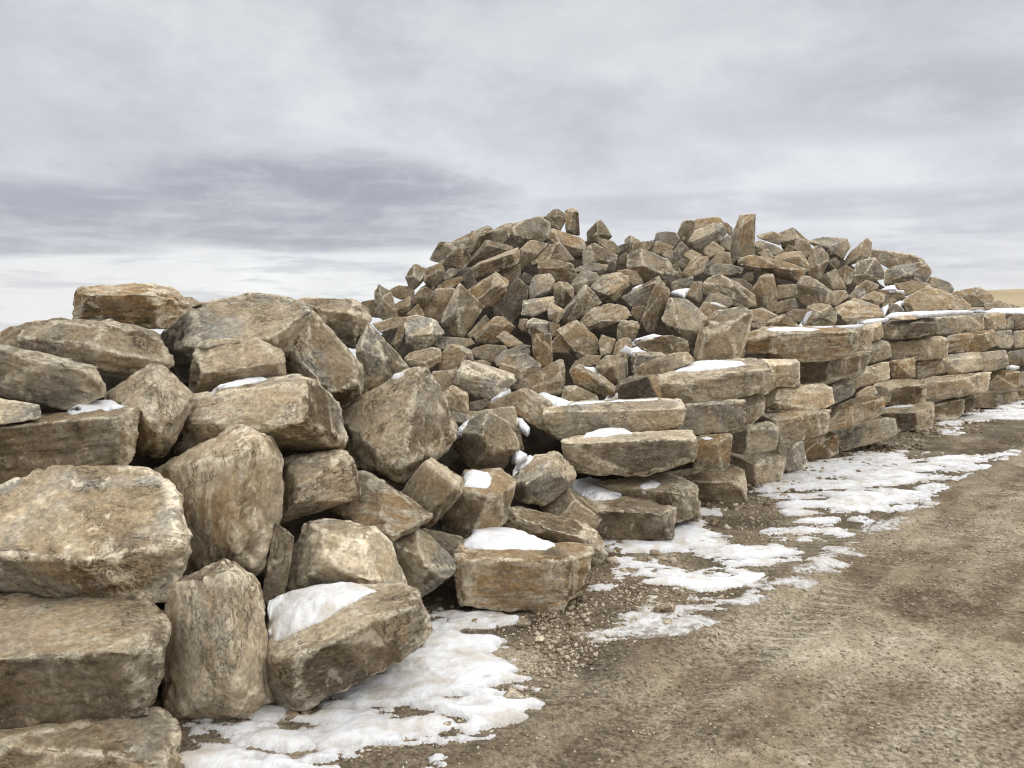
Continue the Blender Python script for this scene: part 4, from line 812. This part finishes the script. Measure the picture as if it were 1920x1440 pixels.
def rock_shape(pts, seed, level, tough=1.0, merge=0.92):
    """pts (n,3): points the stone's outer faces span. Returns origin, axes, local verts, faces, edge, tone."""
    rng = np.random.RandomState(seed)
    c = (pts.max(0) + pts.min(0)) / 2 * 0.4 + pts.mean(0) * 0.6
    X = pts - c
    cov = X.T @ X / len(X)
    ev, A = np.linalg.eigh(cov)
    A = A[:, ::-1].copy(); sd = np.sqrt(np.maximum(ev[::-1], 1e-6))
    if np.linalg.det(A) < 0: A[:, 1] *= -1
    q = (X @ A) / sd
    pl = hull_planes(q, merge)
    n = np.array([p[0] for p in pl]); d = np.array([p[1] for p in pl])
    # a few knocked-off corners
    for _ in range(2):
        k = rng.normal(size=3); k /= np.linalg.norm(k)
        n = np.vstack([n, k]); d = np.append(d, (q @ k).max() * rng.uniform(0.93, 1.0))
    qn = q / np.linalg.norm(q, axis=1)[:, None]
    sup = (qn @ q.T).max(1)
    n = np.vstack([n, qn]); d = np.append(d, sup * 1.07)
    v, f = ico(level)
    R = float(np.prod(sd)) ** (1 / 3) * 1.5
    # wobble the directions so that face borders are ragged instead of ruled
    jit = np.stack([pnoise(v * 3.1, seed + k) for k in range(3)], -1) * 0.030 + np.stack([pnoise(v * 9.0, seed + 5 + k) for k in range(3)], -1) * 0.016
    vj = v + jit; vj /= np.linalg.norm(vj, axis=1)[:, None]
    wj = np.maximum((vj @ n.T) / d, 1e-6)
    w0 = np.maximum((v @ n.T) / d, 1e-6)
    p = rng.uniform(110, 220)
    r = 1.02 / ((0.5 * wj + 0.5 * w0) ** p).sum(1) ** (1 / p)
    we = w0 ** 24; we /= we.sum(1)[:, None]
    edge = 1 - we.max(1)
    wt = wj ** 60; wt /= wt.sum(1)[:, None]
    tone = wt @ rng.uniform(0, 1, len(n))
    wt = we
    loc = v * r[:, None] * sd
    nn = wt @ (n / sd); nn /= np.linalg.norm(nn, axis=1)[:, None]
    amp = 0.045 * R
    P = loc / R
    bedf = np.clip(1 - np.abs(nn[:, 2]) * 1.1, 0, 1)
    disp = 0.016 * pnoise(P * 1.3, seed + 11) + 0.014 * pnoise(P * 3.0, seed + 12)
    disp -= 0.020 * np.abs(pnoise(P * 2.3, seed + 13))
    disp += 0.009 * pnoise(P * 7.0, seed + 14) - 0.012 * np.abs(pnoise(P * 5.5, seed + 17))
    wb = w0 ** 11; wb /= wb.sum(1)[:, None]
    near = np.clip((1 - wb.max(1)) * 2.2 - 0.25, 0, 1)
    chip = np.clip(pnoise(P * 2.6, seed + 31) + 0.5 * pnoise(P * 6.0, seed + 32) + 0.02, 0, 1)
    disp -= near * (0.5 * chip + 0.5 * np.ceil(chip * 5) / 5) * 0.15
    lz = P[:, 2] * 9 + 0.9 * pnoise(P * 1.6, seed + 15)
    st_ = np.abs((lz % 1.0) - 0.5) * 2
    disp += bedf * (0.018 * np.round(2.2 * pnoise(np.stack([P[:, 0] * .7, P[:, 1] * .7, lz], -1), seed + 16)) - 0.010 * (st_ > 0.86))
    if level >= 5:
        disp += 0.008 * pnoise(P * 15, seed + 18) + 0.005 * pnoise(P * 33, seed + 19)
    if level >= 6:
        disp += 0.0035 * pnoise(P * 60, seed + 20)
    disp -= np.clip(edge - 0.2, 0, 1) * 0.08 * np.clip(0.5 + pnoise(P * 4.0, seed + 21) * 1.6, 0, 1)
    disp += 0.012
    loc = loc + nn * (disp * R * tough)[:, None]
    return c, A, loc, f, edge, tone

class Rec: pass
def parse(text):
    ox = oy = 0.0; k = 1.0; grp = None
    for line in text.strip().splitlines():
        if line.startswith("@"):
            a = line[1:].split(); ox, oy, k = map(float, a[0].split(",")); grp = a[1] if len(a) > 1 else None
            continue
        parts = line.split("|")
        yield parts, ox, oy, k, grp

used_names = {}
def build_rocks():
    for ri, (parts, ox, oy, k, grp) in enumerate(parse(ROCKS)):
        label, code, flags, ptxt = parts
        fl = dict((x.split("=") + ["1"])[:2] for x in flags.split(",") if x)
        raw = np.array([[float(v) for v in (p.split(",") + ["0"])[:3]] for p in ptxt.split()])
        px = ox + raw[:, 0] / k; py = oy + raw[:, 1] / k; off = np.where(raw[:, 2] < 0, raw[:, 2] * (2.7 if grp == 'near' else 2.0), raw[:, 2] * 1.2) / 10
        GROW = {'near': 1.025, 'wall': 1.035, 'pile': 1.035}[grp]
        cpx, cpy = px.mean(), py.mean()
        px = cpx + (px - cpx) * GROW; py = cpy + (py - cpy) * GROW
        bw, bh = np.ptp(px), np.ptp(py)
        rim = math.sqrt(bw * bh) / 2 / F_PX           # radius per metre of distance
        if "g" in fl:
            b = int(np.argmax(py)); rz = ray(px[b], py[b])[2]
            D = (CAM_Z + 0.02) / -rz / (1 + off[b] * rim)
        else:
            D = pile_depth(float(np.clip(cpx, -120, 2050)), float(min(cpy, 1430)), near=(grp == 'near' and cpx < 745))
        D += float(fl.get("dd", 0)) * (0.45 if D < 6 else 0.8) + (0.10 * rim * D if "g" not in fl else 0)
        R = rim * D
        T = float(fl.get("T", 0.95))
        r = ray(px, py)
        front = np.array([0, 0, CAM_Z]) + r * (D + off * R)[:, None]
        bx = cpx + (px - cpx) * 0.80; by = cpy + (py - cpy) * 0.80
        back = np.array([0, 0, CAM_Z]) + ray(bx, by) * (D + max(off.max(), 0.3) * R + T * R)
        pts = np.vstack([front, back])
        size = max(bw, bh)
        level = 6 if size > 150 else 5 if size > 58 else 4
        c, A, loc, f, edge, tone = rock_shape(pts, 1000 + ri * 37, level, tough={'near': 0.9, 'wall': 0.7, 'pile': 0.9}[grp], merge={'near': 0.915, 'wall': 0.90, 'pile': 0.90}[grp])
        nm, cat, group = NAMES[grp]
        me = mesh_from(nm, loc, f, {"edge": edge, "tone": tone})
        o = link(nm, me, M_ROCK, label, cat, group)
        M = Matrix([[A[0, 0], A[0, 1], A[0, 2], c[0]], [A[1, 0], A[1, 1], A[1, 2], c[1]], [A[2, 0], A[2, 1], A[2, 2], c[2]], [0, 0, 0, 1]])
        o.matrix_world = M
        rr = random.Random(ri)
        cb = COL[code]
        kb, kr = (0.84, 0.14) if grp == 'pile' else (1.0, 0.0)  # pile stones' colour dimmed to stand for weaker light there; rust raised too
        o.color = (cb[0] * kb * rr.uniform(0.86, 1.18), min(1, kr + cb[1] * rr.uniform(0.8, 1.2)), min(1, 0.10 + cb[2] * rr.uniform(0.7, 1.3)), 1)
        wv = loc @ A.T + c
        HOSTS.append((o, wv, f, (px.min(), px.max(), py.min(), py.max())))
build_rocks()

# ------------------------------------------------------------------ snow lying on the stones
def in_poly(x, y, poly):
    inside = np.zeros(x.shape, bool); n = len(poly); j = n - 1
    for i in range(n):
        xi, yi = poly[i]; xj, yj = poly[j]
        cond = ((yi > y) != (yj > y)) & (x < (xj - xi) * (y - yi) / (yj - yi + 1e-12) + xi)
        inside ^= cond; j = i
    return inside
def poly_dist(x, y, poly):
    d = np.full(x.shape, 1e9); n = len(poly)
    for i in range(n):
        a = np.array(poly[i]); b = np.array(poly[(i + 1) % n]); ab = b - a
        t = np.clip(((x - a[0]) * ab[0] + (y - a[1]) * ab[1]) / (ab @ ab + 1e-12), 0, 1)
        d = np.minimum(d, np.hypot(x - a[0] - t * ab[0], y - a[1] - t * ab[1]))
    return d
CAMV = Vector((0, 0, CAM_Z))
def build_snow_patches():
    for si, (parts, ox, oy, k, _g) in enumerate(parse(SNOW)):
        label, ptxt = parts
        poly = np.array([[float(v) for v in p.split(",")] for p in ptxt.split()])
        poly = np.stack([ox + poly[:, 0] / k, oy + poly[:, 1] / k], -1)
        x0, x1, y0, y1 = poly[:, 0].min(), poly[:, 0].max(), poly[:, 1].min(), poly[:, 1].max()
        cand = [BVHTree.FromPolygons(wv.tolist(), f.tolist()) for (o, wv, f, bb) in HOSTS
                if bb[0] < x1 + 5 and bb[1] > x0 - 5 and bb[2] < y1 + 30 and bb[3] > y0 - 5]
        nx = 130 if x1 - x0 > 60 else 70
        ny = min(100, max(22, int(nx * (y1 - y0) / (x1 - x0))))
        gx, gy = np.meshgrid(np.linspace(x0 - 1, x1 + 1, nx), np.linspace(y0 - 1, y1 + 1, ny), indexing="ij")
        ins = in_poly(gx, gy, poly)
        O3 = np.array([0, 0, CAM_Z]); rays = ray(gx, gy)
        HP = np.full((nx, ny, 3), np.nan); HI = np.full((nx, ny), -1); score = {}
        for i in range(nx):
            for j in range(ny):
                best = None; dr = Vector(rays[i, j]); ln = dr.length; dr.normalize()
                for bi, b in enumerate(cand):
                    h = b.ray_cast(CAMV, dr)
                    if h[0] is not None and (best is None or h[3] < best[1]): best = (h[0], h[3], h[1], bi)
                if best:
                    HP[i, j] = best[0][:]; HI[i, j] = best[3]
                    if ins[i, j]: score[best[3]] = score.get(best[3], 0) + max(best[2].z, 0.0) + 0.05 + 0.5 * (gy[i, j] > (y0 + y1) / 2)
        prim = max(score, key=score.get) if score else -1
        own = (HI == prim)
        sel = own & ins
        if sel.sum() >= 6:
            H = HP[sel]; med = np.median(H, 0); X = H - med
            B = np.c_[X[:, :2], np.ones(len(X))]
            sol = np.linalg.solve(B.T @ B + np.diag([0.12, 0.12, 0]) * len(X) + 1e-6 * np.eye(3), B.T @ X[:, 2])
            nrmv = np.array([-sol[0], -sol[1], 1.0]); org = med + np.array([0, 0, sol[2]])
        else:
            Dm = float(np.mean([pile_depth(p[0], p[1]) for p in poly])) - 0.1
            org = O3 + ray(float(poly[:, 0].mean()), float(poly[:, 1].max())) * Dm
            nrmv = np.array([0, -0.45, 1.0])
        nrmv /= np.linalg.norm(nrmv)
        vd = ray(float(poly[:, 0].mean()), float(poly[:, 1].mean())); vd /= np.linalg.norm(vd)
        for _ in range(60):
            if -(nrmv @ vd) > 0.28: break
            nrmv = nrmv - 0.03 * vd; nrmv /= np.linalg.norm(nrmv)
        tt = ((org - O3) @ nrmv) / (rays @ nrmv)
        dep = np.where(own & (np.abs(HP[..., 1] - tt) < 0.35), HP[..., 1], tt)
        for _ in range(6):
            p_ = np.pad(dep, 1, mode="edge"); dep = (p_[:-2, 1:-1] + p_[2:, 1:-1] + p_[1:-1, :-2] + p_[1:-1, 2:] + dep) / 5
        W3 = O3 + rays * dep[..., None]
        dpx = poly_dist(gx, gy, poly)
        scale = float(np.mean(W3[..., 1])) / F_PX
        P = W3.reshape(-1, 3)
        wob = (pnoise(P * 9, si * 3 + 1) * 0.018 + pnoise(P * 26, si * 3 + 2) * 0.008).reshape(gx.shape) / scale * min(1.0, (y1 - y0) / 40 + 0.15)
        sd = np.where(ins, dpx, -dpx) + wob * 0.6
        thick = min(0.042, 0.30 * (y1 - y0) * scale + 0.006)
        e = np.clip(sd * scale / (thick * 1.9), 0, 1)
        hgt = thick * np.sqrt(np.clip(1 - (1 - e) ** 2, 0, 1)) * (0.8 + 0.5 * pnoise(P * 7, si).reshape(gx.shape)) + 0.004 * pnoise(P * 40, si + 9).reshape(gx.shape) * e
        keepv = sd > -0.5 * (x1 - x0) / nx
        topv = W3 + nrmv * (hgt - 0.004 * (1 - e))[..., None]
        botv = W3 - nrmv * 0.04
        idx = np.arange(nx * ny).reshape(nx, ny)
        quad = np.stack([idx[:-1, :-1], idx[1:, :-1], idx[1:, 1:], idx[:-1, 1:]], -1).reshape(-1, 4)
        ok = keepv.ravel()[quad].all(1)
        q = quad[ok]
        if len(q) == 0: continue
        bot = q[:, ::-1] + nx * ny
        # side walls along the rim
        ed = {}
        for face in q:
            for a, b in zip(face, np.roll(face, -1)):
                ed[(a, b)] = ed.get((a, b), 0) + 1
        rim = [(a, b) for (a, b) in ed if (b, a) not in ed]
        side = np.array([[b, a, a + nx * ny, b + nx * ny] for a, b in rim], np.int32)
        faces = np.vstack([q, bot, side])
        verts = np.vstack([topv.reshape(-1, 3), botv.reshape(-1, 3)])
        usedv = np.unique(faces); rem = np.full(len(verts), -1); rem[usedv] = np.arange(len(usedv))
        vsel = verts[usedv]; cen = vsel.mean(0)
        me = mesh_from("snow_patch", vsel - cen, rem[faces])
        o = link("snow_patch", me, M_SNOW_D if "dirty" in label else M_SNOW, label, "snow patch", "snow left lying on the stones")
        o.location = cen
build_snow_patches()

# ------------------------------------------------------------------ snow on the ground
GROUND_SNOW = [
 # (polygon in photo pixels, thickness m, patchiness)
 ([(250,1500),(335,1368),(420,1362),(500,1335),(555,1345),(590,1300),(640,1268),(720,1232),(775,1205),(800,1165),(835,1145),(905,1142),(955,1168),(940,1192),(980,1212),(985,1240),(935,1252),(960,1268),(1012,1298),(985,1328),(905,1375),(850,1408),(808,1440),(770,1500)], .040, .72),
 ([(1105,1018),(1200,1013),(1255,988),(1290,948),(1335,955),(1352,1008),(1405,1020),(1432,1002),(1480,986),(1560,974),(1602,990),(1560,1022),(1500,1052),(1430,1062),(1390,1100),(1290,1102),(1230,1092),(1180,1075),(1118,1108),(1140,1060)], .035, .58),
 ([(1098,1192),(1180,1160),(1260,1128),(1380,1112),(1480,1085),(1600,1008),(1700,958),(1745,944),(1640,1018),(1520,1088),(1400,1142),(1250,1195),(1120,1208)], .010, .50),
 ([(1405,915),(1470,888),(1500,868),(1580,853),(1690,843),(1702,858),(1760,848),(1850,858),(1902,840),(1902,850),(1835,880),(1782,900),(1742,930),(1682,962),(1622,986),(1562,962),(1480,962),(1430,932)], .035, .66),
 ([(1752,792),(1830,770),(1925,748),(2000,735),(2000,770),(1925,786),(1842,792),(1772,803)], .03, .45),
 ([(1745,812),(1790,800),(1812,808),(1785,816)], .02, .3),
 ([(1190,1135),(1225,1125),(1240,1150),(1210,1168),(1180,1165)], .02, .35),
 ([(1090,1185),(1125,1178),(1140,1195),(1115,1208)], .018, .4),
 ([(1040,1262),(1080,1245),(1130,1240),(1125,1255),(1070,1270)], .012, .8),
 ([(1000,1335),(1030,1325),(1030,1335),(1010,1345)], .012, .3),
 ([(790,1170),(860,1135),(870,1150),(810,1185)], .02, .4),
 ([(455,1395),(480,1330),(520,1335),(560,1350),(560,1400)], .05, .2),
]
def build_ground_snow():
    for gi, (poly, thick, patch) in enumerate(GROUND_SNOW):
        thick *= 0.8
        poly = np.array(poly, float)
        r = ray(poly[:, 0], poly[:, 1]); D = CAM_Z / -r[:, 2]
        g = np.stack([r[:, 0] * D, D], -1)
        s, t = st(g[:, 0], g[:, 1]); gp = np.stack([s, t], -1)
        s0, s1, t0, t1 = s.min() - .1, s.max() + .1, t.min() - .1, t.max() + .1
        step = 0.012 if gi == 0 else 0.016
        step = max(step, math.sqrt((s1 - s0) * (t1 - t0) / 160000))
        S, T = np.meshgrid(np.arange(s0, s1, step), np.arange(t0, t1, step), indexing="ij")
        ins = in_poly(S, T, gp); dist = poly_dist(S, T, gp)
        sd = np.where(ins, dist, -dist)
        P = np.stack([S.ravel(), T.ravel(), np.zeros(S.size)], -1)
        xw = P0[0] + U[0] * P[:, 1] + N[0] * P[:, 0]; yw = P0[1] + U[1] * P[:, 1] + N[1] * P[:, 0]
        Pe = np.stack([xw * 0.75, yw * 1.9, np.zeros(len(xw))], -1)
        big = (pnoise(Pe * 2.6, 40 + gi) + 0.55 * pnoise(Pe * 6.5, 60 + gi) + 0.35 * pnoise(Pe * 15, 80 + gi) + 0.2 * pnoise(Pe * 34, 90 + gi)).reshape(S.shape)
        away = np.clip((s1 - S) / (s1 - s0 + 1e-6), 0, 1)
        patch = np.clip(patch * (0.55 + 0.75 * away), 0, 1.1)
        mask = np.clip(sd / 0.16, -1.5, 1.0) * (0.90 - 0.5 * patch) + big * (0.6 + 1.25 * patch) - 0.30 * patch
        mask = np.where(sd < -0.06, -1, mask)
        e = np.clip(mask / 1.1, 0, 1)
        lump = (0.55 + 0.8 * np.abs(pnoise(P * 2.4, 30)) + 0.3 * pnoise(P * 6.0, 31)).reshape(S.shape)
        fine = (0.006 * pnoise(P * 22, 32) + 0.004 * pnoise(P * 45, 33)).reshape(S.shape)
        x = P0[0] + U[0] * T + N[0] * S; y = P0[1] + U[1] * T + N[1] * S
        gz = terrain(x.ravel(), y.ravel()).reshape(S.shape)
        z = gz + thick * (e * (2 - e)) ** 0.8 * lump + fine * e + 0.004
        low = mask <= 0.0
        z = np.where(low, gz - 0.012, z)
        idx = np.arange(S.size).reshape(S.shape)
        q = np.stack([idx[:-1, :-1], idx[:-1, 1:], idx[1:, 1:], idx[1:, :-1]], -1).reshape(-1, 4)
        ok = (mask > 0).ravel()[q].any(1)
        q = q[ok]
        if not len(q): continue
        usedv = np.unique(q); rem = np.full(S.size, -1); rem[usedv] = np.arange(len(usedv))
        V = np.stack([x.ravel(), y.ravel(), z.ravel()], -1)[usedv]
        yield V, rem[q], np.full(len(V), 1.0 if gi == 2 else 0.0) + np.clip(0.50 - e.ravel()[usedv], 0, 1) * 1.5
vs_all, fs_all, base_i = [], [], 0
ice_all = []
for V, Fq, ic in build_ground_snow():
    ice_all.append(ic); vs_all.append(V); fs_all.append(Fq + base_i); base_i += len(V)
me = mesh_from("snow", np.vstack(vs_all), np.vstack(fs_all), {"ice": np.concatenate(ice_all)})
link("snow", me, M_SNOW_D, kind="stuff", label="patchy melting snow on the dirt along the foot of the stones")

# ------------------------------------------------------------------ gravel
def build_gravel():
    rng = np.random.RandomState(5)
    v1, f1 = ico(1); v2, f2 = ico(2)
    VV, FF, TT, base_ = [], [], [], 0
    def zone(n, poly, lo, hi):
        out = []
        poly = np.array(poly, float)
        r = ray(poly[:, 0], poly[:, 1]); D = CAM_Z / -r[:, 2]
        g = np.stack([r[:, 0] * D, D], -1)
        while len(out) < n:
            p = rng.uniform(g.min(0), g.max(0), size=(4000, 2))
            p = p[in_poly(p[:, 0], p[:, 1], g)]
            out.extend(p.tolist())
        return np.array(out[:n]), lo, hi
    zones = [zone(1700, [(880,1145),(960,1160),(1060,1110),(1110,1060),(1150,1080),(1260,1110),(1180,1190),(1100,1240),(1000,1320),(930,1300),(990,1240),(900,1160)], .003, .013),
             zone(500, [(1000,1150),(1100,1120),(1120,1240),(1000,1280)], .004, .018),
             zone(900, [(1150,1090),(1400,1090),(1450,1060),(1500,1040),(1300,1160),(1180,1200)], .003, .014),
             zone(1200, [(1390,930),(1640,960),(1500,1010),(1330,1060),(1380,990)], .003, .013),
             zone(500, [(1560,850),(1760,790),(1900,760),(1900,800),(1700,850)], .004, .018),
             zone(500, [(700,1340),(900,1260),(1000,1300),(860,1400),(600,1440)], .003, .011),
             zone(3200, [(820,1440),(1100,1240),(1900,900),(1990,1000),(1990,1440)], .002, .010)]
    tt_ = rng.uniform(-0.6, 13, 1500); ss_ = -0.32 + 0.75 * rng.beta(2.2, 2.0, 1500)
    foot = np.stack([P0[0] + U[0] * tt_ + N[0] * ss_, P0[1] + U[1] * tt_ + N[1] * ss_], -1)
    zones.append((foot, .004, .034))
    for pts, lo, hi in zones:
        zz = terrain(pts[:, 0], pts[:, 1])
        for (x, y), z in zip(pts, zz):
            rad = lo + (hi - lo) * rng.rand() ** 2.2
            v, f = (v2, f2) if rad > 0.014 else (v1, f1)
            sc = rad * rng.uniform(0.65, 1.25, 3); sc[2] *= 0.75
            q = v * (rng.uniform(0.5, 1.25, size=(len(v), 1))) * sc
            a = rng.uniform(0, 6.28); c_, s_ = math.cos(a), math.sin(a)
            q = np.stack([q[:, 0] * c_ - q[:, 1] * s_, q[:, 0] * s_ + q[:, 1] * c_, q[:, 2]], -1)
            VV.append(q + [x, y, z + rad * 0.25]); FF.append(f + base_); TT.append(np.full(len(v), rng.rand())); base_ += len(v)
    m, t = new_mat("loose_gravel")
    tone = t.new("ShaderNodeAttribute", attribute_name="tone").outputs["Fac"]
    pos = t.new("ShaderNodeNewGeometry").outputs["Position"]
    n = t.noise(pos, 60, 5, 0.65)
    col = t.ramp(t.math("ADD", t.math("MULTIPLY", tone, 0.75), t.math("MULTIPLY", n, 0.3)), [(0.1, (0.12, 0.088, 0.056)), (0.45, (0.28, 0.22, 0.15)), (0.75, (0.46, 0.39, 0.29)), (1.0, (0.64, 0.58, 0.47))])
    finish(t, col, 0.9, t.new("ShaderNodeBump", {"Strength": 0.5, "Distance": 0.004, "Height": n}).outputs[0], 0.2)
    link("gravel", mesh_from("gravel", np.vstack(VV), np.vstack(FF), {"tone": np.concatenate(TT)}, smooth=False), m, kind="stuff",
         label="loose pale gravel scattered over the dirt along the stones")
build_gravel()

# a few larger loose stones on the dirt, each its own thing
LOOSE = [("single pale stone lying on the snow's edge at the front", 963, 1302, 22, "p"),
         ("small tan stone stuck in the front snow", 838, 1357, 10, "t"),
         ("long tan stone on the bare dirt beside the middle snow", 1248, 1137, 20, "t"),
         ("squarish pale stone by the small snow patch", 1253, 1165, 11, "p"),
         ("small brown cube of stone on the gravel before the rust-banded block", 980, 1165, 13, "b"),
         ("flat pale stone below the rust-banded block", 1012, 1198, 10, "p")]
def build_loose():
    for i, (label, px, py, rad, code) in enumerate(LOOSE):
        r = ray(float(px), float(py + rad * 0.6)); D = CAM_Z / -r[2]
        R = rad / F_PX * D
        rng = np.random.RandomState(300 + i)
        p = rng.normal(size=(16, 3)); p /= np.linalg.norm(p, axis=1)[:, None]
        p *= np.array([1.1, 0.9, 0.7]) * R * 1.15
        c0 = np.array([r[0] * D, D, R * 0.42])
        c, A, loc, f, edge, tone = rock_shape(p + c0, 5000 + i, 4)
        o = link("loose_stone", mesh_from("loose_stone", loc, f, {"edge": edge, "tone": tone}), M_ROCK, label, "stone", "loose stones on the dirt")
        o.matrix_world = Matrix([[*A[0], c[0]], [*A[1], c[1]], [*A[2], c[2]], [0, 0, 0, 1]])
        o.color = (*COL[code], 1)
build_loose()
